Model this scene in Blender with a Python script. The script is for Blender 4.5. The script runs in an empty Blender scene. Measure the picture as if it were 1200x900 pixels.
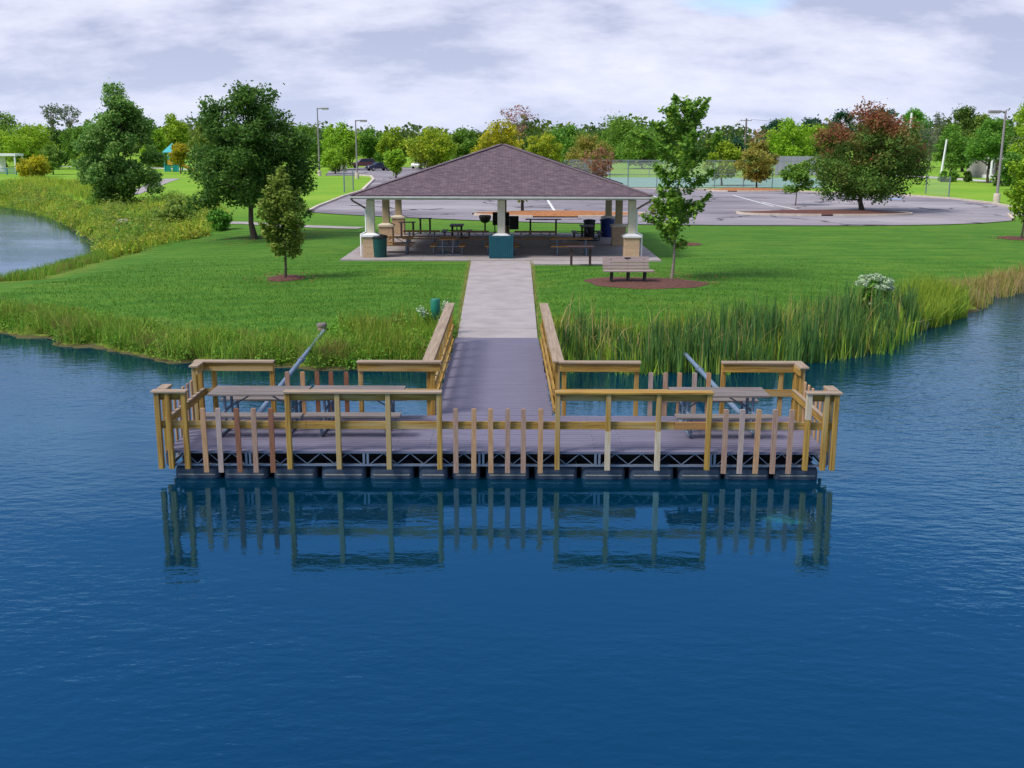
import bpy, bmesh, math, random
import numpy as np
from mathutils import Vector, Matrix

SC = bpy.context.scene
COL = SC.collection
R = math.radians
rng = np.random.default_rng(7)
random.seed(7)

# ------------------------------------------------------------------ camera
CAM_Z = 5.9
F = 1240.0            # focal length in photo pixels (photo is 1200 x 900)
PITCH = R(12.94)
cam = bpy.data.cameras.new("camera"); cam_o = bpy.data.objects.new("camera", cam); COL.objects.link(cam_o)
cam.sensor_width = 36.0; cam.lens = 36.0 * F / 1200.0
cam.clip_start = 0.1; cam.clip_end = 9000
cam_o.location = (0, 0, CAM_Z)
cam_o.rotation_euler = (Matrix.Rotation(R(90) - PITCH, 3, 'X') @ Matrix.Rotation(R(0.15), 3, 'Z')).to_euler()
SC.camera = cam_o

# ------------------------------------------------------------------ light
SUN_AZ, SUN_EL = R(240), R(50)        # compass bearing from +Y, clockwise: from the left, a little behind
sun = bpy.data.lights.new("sun", 'SUN'); sun_o = bpy.data.objects.new("sun", sun); COL.objects.link(sun_o)
sun.energy = 3.1; sun.angle = R(18); sun.color = (1.0, 0.95, 0.86)
sd_ = Vector((math.sin(SUN_AZ) * math.cos(SUN_EL), math.cos(SUN_AZ) * math.cos(SUN_EL), math.sin(SUN_EL)))
sun_o.rotation_euler = sd_.to_track_quat('Z', 'Y').to_euler()
sun_o.location = sd_ * 80

SC.view_settings.view_transform = 'Standard'
SC.view_settings.look = 'None'
SC.view_settings.exposure = 0.4
SC.view_settings.gamma = 1.0
SC.render.engine = 'CYCLES'
SC.cycles.max_bounces = 6
SC.cycles.transparent_max_bounces = 12
SC.cycles.use_denoising = True

class NT:
    """short hand for node trees"""
    def __init__(s, tree): s.t = tree
    def n(s, typ, **kw):
        nd = s.t.nodes.new(typ)
        for k, v in kw.items():
            if k.startswith('i_'):
                nd.inputs[k[2:].replace('_', ' ')].default_value = v
            else: setattr(nd, k, v)
        return nd
    def l(s, a, b): s.t.links.new(a, b)
    def math(s, op, a, b=None, clamp=False):
        nd = s.n('ShaderNodeMath', operation=op, use_clamp=clamp)
        for i, v in enumerate((a, b)):
            if v is None: continue
            if isinstance(v, (int, float)): nd.inputs[i].default_value = v
            else: s.l(v, nd.inputs[i])
        return nd.outputs[0]
    def mix(s, fac, a, b, blend='MIX'):
        nd = s.n('ShaderNodeMix', data_type='RGBA', blend_type=blend)
        for i, v in ((0, fac), (6, a), (7, b)):
            if isinstance(v, (int, float)): nd.inputs[i].default_value = v
            elif isinstance(v, (tuple, list)): nd.inputs[i].default_value = (*v[:3], 1)
            else: s.l(v, nd.inputs[i])
        return nd.outputs[2]
    def ramp(s, fac, stops, interp='LINEAR'):
        nd = s.n('ShaderNodeValToRGB'); cr = nd.color_ramp; cr.interpolation = interp
        while len(cr.elements) < len(stops): cr.elements.new(0.5)
        for e, (p, c) in zip(cr.elements, stops):
            e.position = p
            e.color = (*c[:3], 1) if isinstance(c, (tuple, list)) else (c, c, c, 1)
        s.l(fac, nd.inputs[0]); return nd.outputs[0]
    def noise(s, vec, scale, detail=4.0, rough=0.55, w=None):
        nd = s.n('ShaderNodeTexNoise'); nd.inputs['Scale'].default_value = scale
        nd.inputs['Detail'].default_value = detail; nd.inputs['Roughness'].default_value = rough
        if vec is not None: s.l(vec, nd.inputs['Vector'])
        return nd.outputs[0]
    def mapping(s, vec, scale=(1, 1, 1), loc=(0, 0, 0), rot=(0, 0, 0)):
        nd = s.n('ShaderNodeMapping'); nd.inputs['Scale'].default_value = scale
        nd.inputs['Location'].default_value = loc; nd.inputs['Rotation'].default_value = rot
        s.l(vec, nd.inputs['Vector']); return nd.outputs[0]

world = bpy.data.worlds.new("World"); SC.world = world; world.use_nodes = True
W = NT(world.node_tree); world.node_tree.nodes.clear()
sky = W.n('ShaderNodeTexSky', sky_type='NISHITA'); sky.sun_disc = False
sky.sun_elevation = SUN_EL; sky.sun_rotation = SUN_AZ; sky.altitude = 800; sky.air_density = 0.7; sky.dust_density = 0.1; sky.ozone_density = 1.6
bg_sky = W.n('ShaderNodeBackground'); bg_sky.inputs['Strength'].default_value = 0.15
W.l(sky.outputs[0], bg_sky.inputs['Color'])
geo = W.n('ShaderNodeTexCoord'); sep = W.n('ShaderNodeSeparateXYZ'); W.l(geo.outputs['Generated'], sep.inputs[0])
zz = W.math('ADD', W.math('MAXIMUM', sep.outputs[2], 0.0), 0.38)
comb = W.n('ShaderNodeCombineXYZ')
W.l(W.math('DIVIDE', sep.outputs[0], zz), comb.inputs[0]); W.l(W.math('DIVIDE', sep.outputs[1], zz), comb.inputs[1])
cv = W.mapping(comb.outputs[0], scale=(1.25, 1.9, 1), loc=(3.1, 1.35, 0))
n1 = W.noise(cv, 1.15, 9, 0.55); n2 = W.noise(W.mapping(cv, loc=(7, 2, 0)), 0.55, 6, 0.5); n3 = W.noise(W.mapping(cv, loc=(1, 9, 3)), 2.4, 10, 0.60)
dens = W.math('ADD', W.math('MULTIPLY', n1, 0.6), W.math('MULTIPLY', n2, 0.45))
# the cloud sheet is closed low down and breaks up into blue sky overhead; one gap high on the right
clear = W.ramp(sep.outputs[2], [(0.25, 0), (0.36, 0.38), (0.70, 0.34), (0.90, 0.05)])
gap = W.n('ShaderNodeVectorMath', operation='DISTANCE'); W.l(W.mapping(geo.outputs['Generated'], scale=(0.75, 0.75, 2.6)), gap.inputs[0]); gap.inputs[1].default_value = (0.162, 0.727, 0.325)
gapf = W.ramp(gap.outputs['Value'], [(0.0, 0.26), (0.12, 0)])
edge = W.math('SUBTRACT', W.math('SUBTRACT', W.math('ADD', dens, 0.16), clear), gapf)
cover = W.ramp(edge, [(0.42, 0), (0.53, 1)])
shade = W.math('ADD', W.math('MULTIPLY', n3, 0.55), W.math('MULTIPLY', n1, 0.55))
ccol = W.ramp(shade, [(0.42, (0.70, 0.71, 0.82)), (0.52, (0.56, 0.585, 0.725)), (0.61, (0.38, 0.42, 0.58))])
hz = W.ramp(sep.outputs[2], [(0.0, 1), (0.09, 0)])
ccol2 = W.mix(W.math('MULTIPLY', hz, 0.5), ccol, (0.54, 0.60, 0.77))
bg_cl = W.n('ShaderNodeBackground'); W.l(ccol2, bg_cl.inputs['Color'])
W.l(W.ramp(sep.outputs[2], [(0.62, 0.42), (0.95, 0.95)]), W.n('ShaderNodeMath', operation='MULTIPLY').inputs[0])
mul_ = [n for n in world.node_tree.nodes if n.type == 'MATH'][-1]; mul_.inputs[1].default_value = 2.4; W.l(mul_.outputs[0], bg_cl.inputs['Strength'])   # unseen sheet overhead, brightened to lift the ambient light on the land
msh = W.n('ShaderNodeMixShader'); W.l(cover, msh.inputs[0]); W.l(bg_sky.outputs[0], msh.inputs[1]); W.l(bg_cl.outputs[0], msh.inputs[2])
wo = W.n('ShaderNodeOutputWorld'); W.l(msh.outputs[0], wo.inputs[0])

# ------------------------------------------------------------------ picture -> place
def ray(px, py):
    u = (px - 600) / F; v = (py - 450) / F
    return (u, math.cos(PITCH) - v * math.sin(PITCH), -math.sin(PITCH) - v * math.cos(PITCH))
def P(px, py, z=0.0):
    """the point of the level z that the photo shows at (px, py)"""
    x, y, dz = ray(px, py); t = (z - CAM_Z) / dz
    return (x * t, y * t, z)
def Z_at(py, d):
    x, y, dz = ray(600, py); return CAM_Z + dz / y * d
def X_at(px, py, d):
    x, y, dz = ray(px, py); return x / y * d
def pxm(d, z=0.8):
    """photo pixels per metre at ground distance d"""
    return F / (d * math.cos(PITCH) + (CAM_Z - z) * math.sin(PITCH))

# ------------------------------------------------------------------ helpers
def tag(o, label=None, cat=None, group=None, kind=None):
    if label: o['label'] = label
    if cat: o['category'] = cat
    if group: o['group'] = group
    if kind: o['kind'] = kind
    return o
def thing(name, label, cat, loc=(0, 0, 0), rz=0.0, group=None):
    o = bpy.data.objects.new(name, None); COL.objects.link(o)
    o.location = loc; o.rotation_euler = (0, 0, rz); o.empty_display_size = 0.2
    return tag(o, label, cat, group)
def kids(o): return [c for c in list(COL.objects) if c.parent == o]
def copy_tree(o, parent=None):
    c = o.copy(); COL.objects.link(c)
    if parent is not None: c.parent = parent
    for ch in list(o.children): copy_tree(ch, c)
    return c
def link_mesh(name, me, mat, parent=None):
    o = bpy.data.objects.new(name, me); COL.objects.link(o)
    if mat is not None and not me.materials: me.materials.append(mat)
    if parent is not None: o.parent = parent
    return o
class MB:
    def __init__(s): s.v = []; s.f = []; s.smooth = []
    def add(s, vs, fs, smooth=False):
        b = len(s.v); s.v += [tuple(v) for v in vs]; s.f += [tuple(i + b for i in f) for f in fs]; s.smooth += [smooth] * len(fs); return s
    def box(s, c, size, rot=None):
        hx, hy, hz = size[0] / 2, size[1] / 2, size[2] / 2
        vs = [Vector((x, y, z)) for x in (-hx, hx) for y in (-hy, hy) for z in (-hz, hz)]
        if rot is not None: vs = [rot @ v for v in vs]
        vs = [v + Vector(c) for v in vs]
        return s.add(vs, [(0, 1, 3, 2), (4, 6, 7, 5), (0, 4, 5, 1), (2, 3, 7, 6), (0, 2, 6, 4), (1, 5, 7, 3)])
    def span(s, a, b):
        return s.box([(a[i] + b[i]) / 2 for i in range(3)], [abs(b[i] - a[i]) for i in range(3)])
    def beam(s, a, b, w, h):
        a, b = Vector(a), Vector(b); d = b - a; L = d.length; d.normalize()
        up = Vector((0, 0, 1)) if abs(d.z) < 0.95 else Vector((0, 1, 0))
        x = d.cross(up).normalized(); z = x.cross(d).normalized()
        m = Matrix((x, d, z)).transposed()
        return s.box((a + b) / 2, (w, L, h), m)
    def tube(s, a, b, r0, r1=None, n=10, cap=True):
        r1 = r0 if r1 is None else r1
        return s.path([a, b], [r0, r1], n, cap)
    def path(s, pts, rs, n=8, cap=True):
        pts = [Vector(p) for p in pts]
        if isinstance(rs, (int, float)): rs = [rs] * len(pts)
        vs = []; fs = []
        for i, p in enumerate(pts):
            d = (pts[min(i + 1, len(pts) - 1)] - pts[max(i - 1, 0)]).normalized()
            ref = Vector((0, 0, 1)) if abs(d.z) < 0.9 else Vector((1, 0, 0))
            x = d.cross(ref).normalized(); y = d.cross(x).normalized()
            for k in range(n):
                a = 2 * math.pi * k / n
                vs.append(p + (x * math.cos(a) + y * math.sin(a)) * rs[i])
        for i in range(len(pts) - 1):
            for k in range(n):
                k2 = (k + 1) % n
                fs.append((i * n + k, i * n + k2, (i + 1) * n + k2, (i + 1) * n + k))
        s.add(vs, fs, True)
        if cap:
            s.add(vs[:n], [tuple(range(n))]); s.add(vs[-n:], [tuple(reversed(range(n)))])
        return s
    def lathe(s, prof, c=(0, 0, 0), n=20, smooth=True):
        vs = []; fs = []
        for r, z in prof:
            for k in range(n):
                a = 2 * math.pi * k / n; vs.append((c[0] + r * math.cos(a), c[1] + r * math.sin(a), c[2] + z))
        for i in range(len(prof) - 1):
            for k in range(n):
                k2 = (k + 1) % n
                fs.append((i * n + k, i * n + k2, (i + 1) * n + k2, (i + 1) * n + k))
        s.add(vs, fs, smooth)
        s.add(vs[:n], [tuple(reversed(range(n)))]); s.add(vs[-n:], [tuple(range(n))])
        return s
    def prism(s, poly, z0, z1):
        n = len(poly); vs = [(x, y, z0) for x, y in poly] + [(x, y, z1) for x, y in poly]
        ar = sum(poly[i][0] * poly[(i + 1) % n][1] - poly[(i + 1) % n][0] * poly[i][1] for i in range(n))
        top = tuple(range(n, 2 * n)); bot = tuple(reversed(range(n)))
        sd = [(i, (i + 1) % n, n + (i + 1) % n, n + i) for i in range(n)]
        if ar < 0: top = top[::-1]; bot = bot[::-1]; sd = [f[::-1] for f in sd]
        return s.add(vs, [top, bot] + sd)
    def build(s, name, mat, parent=None, world=False, bevel=0.0):
        vs = s.v
        if world and parent is not None:
            p = parent.location; vs = [(v[0] - p.x, v[1] - p.y, v[2] - p.z) for v in vs]
        me = bpy.data.meshes.new(name); me.from_pydata(vs, [], s.f); me.update()
        for p_, sm in zip(me.polygons, s.smooth): p_.use_smooth = sm
        o = link_mesh(name, me, mat, parent)
        if bevel:
            b = o.modifiers.new("bevel", 'BEVEL'); b.width = bevel; b.segments = 2; b.limit_method = 'ANGLE'
        return o
def np_mesh(name, verts, quads, smooth=False):
    me = bpy.data.meshes.new(name)
    nv, nf = len(verts), len(quads); k = quads.shape[1]
    me.vertices.add(nv); me.vertices.foreach_set('co', np.ascontiguousarray(verts, dtype=np.float32).ravel())
    me.loops.add(nf * k); me.loops.foreach_set('vertex_index', np.ascontiguousarray(quads, dtype=np.int32).ravel())
    me.polygons.add(nf); me.polygons.foreach_set('loop_start', np.arange(0, nf * k, k, dtype=np.int32))
    try: me.polygons.foreach_set('loop_total', np.full(nf, k, dtype=np.int32))
    except Exception: pass
    if smooth: me.polygons.foreach_set('use_smooth', np.ones(nf, dtype=bool))
    me.update(calc_edges=True); me.validate(); return me

# ------------------------------------------------------------------ materials
def mat(name, base, dark=None, scale=6.0, stretch=(1, 1, 1), rough=0.7, bump=0.0, bscale=None, metal=0.0, coords='Object', spec=0.3, contrast=(0.3, 0.7), speck=None):
    m = bpy.data.materials.new(name); m.use_nodes = True; T = NT(m.node_tree)
    b = m.node_tree.nodes['Principled BSDF']
    b.inputs['Roughness'].default_value = rough; b.inputs['Metallic'].default_value = metal
    b.inputs['Specular IOR Level'].default_value = spec
    dark = dark or tuple(c * 0.72 for c in base)
    tc = T.n('ShaderNodeTexCoord'); v = T.mapping(tc.outputs[coords], scale=stretch)
    nz = T.noise(v, scale, 6, 0.6)
    c = T.ramp(nz, [(contrast[0], dark), (contrast[1], base)])
    if speck:
        c = T.mix(T.ramp(T.noise(v, scale * 0.23, 3), [(0.52, 0), (0.62, 1)]), c, speck)
    T.l(c, b.inputs['Base Color'])
    if bump:
        bp = T.n('ShaderNodeBump'); bp.inputs['Strength'].default_value = bump; bp.inputs['Distance'].default_value = 0.02
        T.l(T.noise(v, bscale or scale * 3, 5), bp.inputs['Height']); T.l(bp.outputs[0], b.inputs['Normal'])
    return m
def leaf_mat(name, cols, patch=None, patch_scale=0.5, trans=0.42, thresh=(0.5, 0.62), zb=0.0, z0=0.0, gain=1.0):
    """leaves: a colour for each leaf out of cols; optional second palette in whole boughs (autumn colour)"""
    m = bpy.data.materials.new(name); m.use_nodes = True; T = NT(m.node_tree); m.node_tree.nodes.clear()
    g = T.n('ShaderNodeNewGeometry')
    def pal(cs):
        n = len(cs); return T.ramp(g.outputs['Random Per Island'], [(i / max(1, n - 1), c) for i, c in enumerate(cs)])
    c = pal(cols)
    tc = T.n('ShaderNodeTexCoord')
    if patch:
        nz = T.noise(tc.outputs['Object'], patch_scale, 3, 0.6)
        if zb:
            sp = T.n('ShaderNodeSeparateXYZ'); T.l(tc.outputs['Object'], sp.inputs[0])
            nz = T.math('ADD', nz, T.math('MULTIPLY', T.math('SUBTRACT', sp.outputs[2], z0), zb))
        c = T.mix(T.ramp(nz, [(thresh[0], 0), (thresh[1], 1)]), c, pal(patch))
    oi = T.n('ShaderNodeObjectInfo')
    hsv = T.n('ShaderNodeHueSaturation')
    T.l(c, hsv.inputs['Color'])
    T.l(T.math('ADD', T.math('MULTIPLY', oi.outputs['Random'], 0.03), 0.473), hsv.inputs['Hue'])
    T.l(T.math('ADD', T.math('MULTIPLY', oi.outputs['Random'], 0.25), 1.28 * gain), hsv.inputs['Value'])
    c = hsv.outputs[0]
    d = T.n('ShaderNodeBsdfPrincipled'); d.inputs['Roughness'].default_value = 0.6; d.inputs['Specular IOR Level'].default_value = 0.2
    t = T.n('ShaderNodeBsdfTranslucent'); T.l(c, d.inputs['Base Color'])
    T.l(c, t.inputs['Color'])
    mx = T.n('ShaderNodeMixShader'); mx.inputs[0].default_value = trans
    T.l(d.outputs[0], mx.inputs[1]); T.l(t.outputs[0], mx.inputs[2])
    o = T.n('ShaderNodeOutputMaterial'); T.l(mx.outputs[0], o.inputs[0]); return m

M = {}
# treated timber: yellow, with the grain along the piece
for ax, st in (('x', (0.15, 3, 3)), ('y', (3, 0.15, 3)), ('z', (3, 3, 0.15))):
    M['ywood_' + ax] = mat('yellow_timber_' + ax, (0.40, 0.24, 0.05), (0.21, 0.105, 0.02), 9, st, 0.8, 0.35, contrast=(0.34, 0.62), speck=(0.37, 0.26, 0.11))
    M['gwood_' + ax] = mat('weathered_timber_' + ax, (0.36, 0.275, 0.195), (0.20, 0.145, 0.10), 8, st, 0.85, 0.3)
    M['bwood_' + ax] = mat('brown_plank_' + ax, (0.40, 0.205, 0.065), (0.26, 0.125, 0.04), 7, st, 0.7, 0.2)
    M['owood_' + ax] = mat('old_plank_' + ax, (0.215, 0.185, 0.172), (0.10, 0.082, 0.075), 9, st, 0.85, 0.35)
M['rust_picket'] = mat('rust_brown_picket', (0.27, 0.115, 0.06), (0.15, 0.065, 0.04), 14, (3, 3, 0.4), 0.85, 0.3)
M['tan_picket'] = mat('tan_picket', (0.47, 0.29, 0.16), (0.33, 0.17, 0.08), 12, (3, 3, 0.3), 0.85, 0.3)
M['pink_picket'] = mat('pinkish_picket', (0.39, 0.255, 0.185), (0.25, 0.14, 0.095), 12, (3, 3, 0.3), 0.85, 0.3)
M['lilac_picket'] = mat('bleached_picket', (0.42, 0.325, 0.285), (0.28, 0.20, 0.17), 12, (3, 3, 0.3), 0.85, 0.3)
M['bleached_post'] = mat('bleached_post', (0.52, 0.45, 0.36), (0.42, 0.30, 0.16), 10, (3, 3, 0.3), 0.85, 0.3)
M['deck'] = mat('composite_deck_board', (0.165, 0.152, 0.205), (0.115, 0.104, 0.148), 5, (0.35, 6, 1), 0.6, 0.15)
M['galv'] = mat('galvanised_steel', (0.26, 0.295, 0.36), (0.19, 0.215, 0.265), 12, rough=0.45, metal=0.55)
M['bluesteel'] = mat('blue_grey_steel', (0.20, 0.27, 0.36), (0.14, 0.19, 0.26), 6, rough=0.5, metal=0.3)
M['float'] = mat('dark_float_plastic', (0.055, 0.072, 0.105), (0.03, 0.04, 0.06), 3, rough=0.5)
M['scum'] = mat('dried_water_line', (0.34, 0.32, 0.26), (0.2, 0.19, 0.15), 9, rough=0.9)
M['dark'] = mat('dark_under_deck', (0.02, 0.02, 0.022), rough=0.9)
M['concrete'] = mat('concrete', (0.345, 0.305, 0.295), (0.255, 0.222, 0.216), 1.3, rough=0.9, bump=0.1, bscale=60, coords='Object')
M['kerb'] = mat('kerb_concrete', (0.58, 0.50, 0.42), (0.44, 0.36, 0.30), 2.5, rough=0.9)
M['white'] = mat('white_paint', (0.78, 0.78, 0.78), (0.66, 0.66, 0.66), 3, rough=0.6)
M['trim'] = mat('weathered_trim', (0.58, 0.57, 0.56), (0.44, 0.42, 0.40), 2.5, rough=0.6)
M['cream'] = mat('cream_stone', (0.66, 0.58, 0.46), (0.55, 0.47, 0.36), 5, rough=0.85)
M['black'] = mat('black_plastic', (0.018, 0.018, 0.022), rough=0.5)
M['grill'] = mat('black_iron', (0.03, 0.026, 0.026), rough=0.7)
M['teal'] = mat('teal_paint', (0.012, 0.10, 0.13), (0.009, 0.075, 0.10), 4, rough=0.5)
M['green_bin'] = mat('green_plastic', (0.010, 0.075, 0.065), (0.008, 0.055, 0.05), 4, rough=0.5)
M['green_post'] = mat('green_paint', (0.01, 0.17, 0.10), (0.008, 0.12, 0.075), 4, rough=0.45)
M['blue_bin'] = mat('blue_plastic', (0.008, 0.03, 0.16), (0.006, 0.02, 0.11), 4, rough=0.45)
M['brown_table'] = mat('dark_brown_paint', (0.07, 0.04, 0.04), (0.045, 0.026, 0.026), 5, rough=0.6)
M['bench'] = mat('bench_recycled_plank', (0.33, 0.25, 0.235), (0.24, 0.175, 0.17), 8, (0.2, 4, 4), 0.7, 0.15)
M['bark'] = mat('bark', (0.11, 0.085, 0.065), (0.05, 0.04, 0.03), 9, (2, 2, 0.4), 0.95, 0.5)
M['pale_bark'] = mat('pale_bark', (0.30, 0.26, 0.21), (0.17, 0.14, 0.11), 9, (2, 2, 0.4), 0.95, 0.4)
M['mulch'] = mat('red_mulch', (0.15, 0.06, 0.042), (0.06, 0.026, 0.022), 9, rough=1.0, bump=0.8, bscale=30)
M['mulch_o'] = mat('orange_mulch', (0.38, 0.165, 0.06), (0.22, 0.085, 0.035), 3, rough=1.0, bump=0.5, bscale=20)
M['rock'] = mat('pale_rock', (0.36, 0.33, 0.29), (0.22, 0.20, 0.17), 4, rough=0.9, bump=0.4)
M['pole'] = mat('pole_wood', (0.20, 0.15, 0.14), (0.13, 0.10, 0.09), 5, (2, 2, 0.3), rough=0.9)
M['lampgrey'] = mat('lamp_grey', (0.28, 0.25, 0.25), (0.22, 0.20, 0.20), 3, rough=0.5)
M['glass'] = mat('dark_glass', (0.02, 0.025, 0.03), rough=0.08, spec=0.6)
M['navy_car'] = mat('navy_car_paint', (0.012, 0.017, 0.05), rough=0.25, spec=0.6)
M['maroon_car'] = mat('maroon_car_paint', (0.10, 0.02, 0.03), rough=0.25, spec=0.6)
M['white_car'] = mat('white_car_paint', (0.75, 0.75, 0.76), rough=0.3, spec=0.5)
M['tyre'] = mat('rubber', (0.015, 0.015, 0.015), rough=0.9)
M['rim'] = mat('rim_metal', (0.5, 0.5, 0.52), rough=0.4, metal=0.6)
M['lens'] = mat('lamp_lens', (0.7, 0.7, 0.68), rough=0.2)
M['red_lens'] = mat('red_lens', (0.35, 0.01, 0.01), rough=0.3)
M['line'] = mat('road_paint', (0.72, 0.72, 0.72), (0.5, 0.5, 0.5), 2, rough=0.8)
M['blue_line'] = mat('blue_road_paint', (0.25, 0.38, 0.62), (0.2, 0.28, 0.42), 2, rough=0.8)
M['court'] = mat('court_green', (0.19, 0.31, 0.255), (0.15, 0.25, 0.21), 0.3, rough=0.9)
M['road'] = mat('pale_road', (0.46, 0.43, 0.40), (0.38, 0.35, 0.33), 0.5, rough=0.95)
M['screen'] = mat('windscreen_fabric', (0.34, 0.33, 0.36), (0.24, 0.235, 0.26), 1.2, (3, 3, 0.3), rough=0.9)
M['teal_roof'] = mat('turquoise_metal', (0.03, 0.38, 0.40), (0.025, 0.3, 0.32), 2, rough=0.4)
M['play_green'] = mat('play_green', (0.01, 0.25, 0.19), rough=0.45)
M['play_yellow'] = mat('play_yellow', (0.55, 0.33, 0.03), rough=0.5)
M['house'] = mat('house_siding', (0.36, 0.34, 0.31), (0.30, 0.28, 0.26), 1, (0.1, 0.1, 6), rough=0.8)
M['house_roof'] = mat('house_shingle', (0.14, 0.12, 0.12), (0.09, 0.08, 0.08), 3, rough=0.95)
M['wire'] = mat('cable', (0.06, 0.055, 0.06), rough=0.7)
M['fence_blue'] = mat('blue_green_fence', (0.08, 0.24, 0.28), rough=0.6)

def asphalt():
    m = bpy.data.materials.new('asphalt'); m.use_nodes = True; T = NT(m.node_tree); b = m.node_tree.nodes['Principled BSDF']
    tc = T.n('ShaderNodeTexCoord'); p = tc.outputs['Object']
    big = T.noise(T.mapping(p, scale=(0.05, 0.12, 1)), 1.0, 6, 0.6)
    c = T.ramp(big, [(0.32, (0.145, 0.128, 0.145)), (0.48, (0.235, 0.212, 0.228)), (0.68, (0.34, 0.308, 0.315))])
    fine = T.noise(p, 18, 4)
    c = T.mix(T.ramp(fine, [(0.3, 0.22), (0.7, 0.0)]), c, (0.08, 0.075, 0.09))
    c = T.mix(T.ramp(T.noise(T.mapping(p, scale=(0.25, 0.7, 1), loc=(3, 1, 0)), 1.0, 5, 0.65), [(0.54, 0), (0.70, 0.6)]), c, (0.12, 0.105, 0.125))
    # tar-filled cracks
    vd = T.n('ShaderNodeTexVoronoi', feature='DISTANCE_TO_EDGE'); vd.inputs['Scale'].default_value = 0.11
    wob = T.n('ShaderNodeVectorMath', operation='ADD')
    nz = T.n('ShaderNodeTexNoise'); nz.inputs['Scale'].default_value = 0.35; nz.inputs['Detail'].default_value = 4
    T.l(p, nz.inputs['Vector'])
    sc = T.n('ShaderNodeVectorMath', operation='SCALE'); sc.inputs['Scale'].default_value = 4.0
    T.l(nz.outputs['Color'], sc.inputs[0]); T.l(p, wob.inputs[0]); T.l(sc.outputs[0], wob.inputs[1]); T.l(wob.outputs[0], vd.inputs['Vector'])
    cr = T.ramp(vd.outputs['Distance'], [(0.008, 1), (0.022, 0)])
    gate = T.ramp(T.noise(p, 0.12, 2), [(0.45, 0), (0.52, 1)])
    c = T.mix(T.math('MULTIPLY', T.math('MULTIPLY', cr, gate), 0.9), c, (0.045, 0.04, 0.045))
    T.l(c, b.inputs['Base Color']); b.inputs['Roughness'].default_value = 0.95; b.inputs['Specular IOR Level'].default_value = 0.15
    return m
M['asphalt'] = asphalt()

def ground_mat():
    m = bpy.data.materials.new('lawn'); m.use_nodes = True; T = NT(m.node_tree); b = m.node_tree.nodes['Principled BSDF']
    tc = T.n('ShaderNodeTexCoord'); p = tc.outputs['Object']
    at = T.n('ShaderNodeAttribute', attribute_name='shore'); sdist = at.outputs['Fac']
    big = T.noise(p, 0.10, 5, 0.6); mid = T.noise(T.mapping(p, scale=(0.35, 1.3, 1), rot=(0, 0, 0.25)), 0.9, 6, 0.65); fine = T.noise(p, 9.0, 6, 0.7)
    mow = T.n('ShaderNodeTexWave', wave_type='BANDS', bands_direction='Y'); mow.inputs['Scale'].default_value = 0.27
    mow.inputs['Distortion'].default_value = 2.2; mow.inputs['Detail'].default_value = 3; mow.inputs['Detail Scale'].default_value = 0.5
    T.l(T.mapping(p, rot=(0, 0, -0.12)), mow.inputs['Vector'])
    lush = T.ramp(mid, [(0.30, (0.032, 0.108, 0.011)), (0.5, (0.054, 0.156, 0.015)), (0.70, (0.105, 0.208, 0.024))])
    lush = T.mix(T.math('MULTIPLY', mow.outputs[0], 0.45), lush, (0.10, 0.20, 0.022))
    lush = T.mix(T.ramp(fine, [(0.30, 0.34), (0.62, 0.0)]), lush, (0.020, 0.065, 0.007))
    dry = T.ramp(fine, [(0.3, (0.06, 0.10, 0.012)), (0.5, (0.17, 0.18, 0.028)), (0.72, (0.28, 0.22, 0.06))])
    # unmown rim by the water
    near = T.math('SUBTRACT', 1.0, T.ramp(T.math('ADD', T.math('DIVIDE', sdist, 8.0), T.math('MULTIPLY', T.math('SUBTRACT', big, 0.5), 0.7)), [(0.12, 0), (0.42, 1)]))
    c = T.mix(T.math('MULTIPLY', near, 0.72), lush, dry)
    c = T.mix(T.ramp(T.noise(p, 0.16, 6, 0.65), [(0.56, 0), (0.70, 0.4)]), c, (0.16, 0.20, 0.02))
    clover = T.ramp(T.noise(p, 1.7, 5, 0.7), [(0.50, 0), (0.64, 0.55)])
    c = T.mix(clover, c, (0.030, 0.115, 0.016))
    thatch = T.ramp(T.noise(T.mapping(p, scale=(1, 1.6, 1), loc=(5, 5, 0)), 3.4, 6, 0.75), [(0.55, 0), (0.70, 0.5)])
    c = T.mix(thatch, c, (0.15, 0.20, 0.035))
    # lighter far turf: sunlit distance against cloud-shaded foreground, put into the colour
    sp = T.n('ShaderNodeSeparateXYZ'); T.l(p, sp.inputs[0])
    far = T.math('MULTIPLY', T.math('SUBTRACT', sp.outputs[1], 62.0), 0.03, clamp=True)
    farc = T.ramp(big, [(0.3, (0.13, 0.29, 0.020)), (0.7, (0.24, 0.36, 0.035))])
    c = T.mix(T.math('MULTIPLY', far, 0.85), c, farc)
    mud = T.ramp(sdist, [(0.0, 1), (0.05, 0)])   # wet earth at and under the water line
    mudm = T.math('LESS_THAN', sdist, 0.10)
    c = T.mix(mudm, c, (0.085, 0.078, 0.032))
    T.l(c, b.inputs['Base Color']); b.inputs['Roughness'].default_value = 0.9; b.inputs['Specular IOR Level'].default_value = 0.1
    bp = T.n('ShaderNodeBump'); bp.inputs['Strength'].default_value = 0.6; bp.inputs['Distance'].default_value = 0.06
    T.l(T.noise(p, 12, 6, 0.7), bp.inputs['Height']); T.l(bp.outputs[0], b.inputs['Normal'])
    return m
M['lawn'] = ground_mat()

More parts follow.
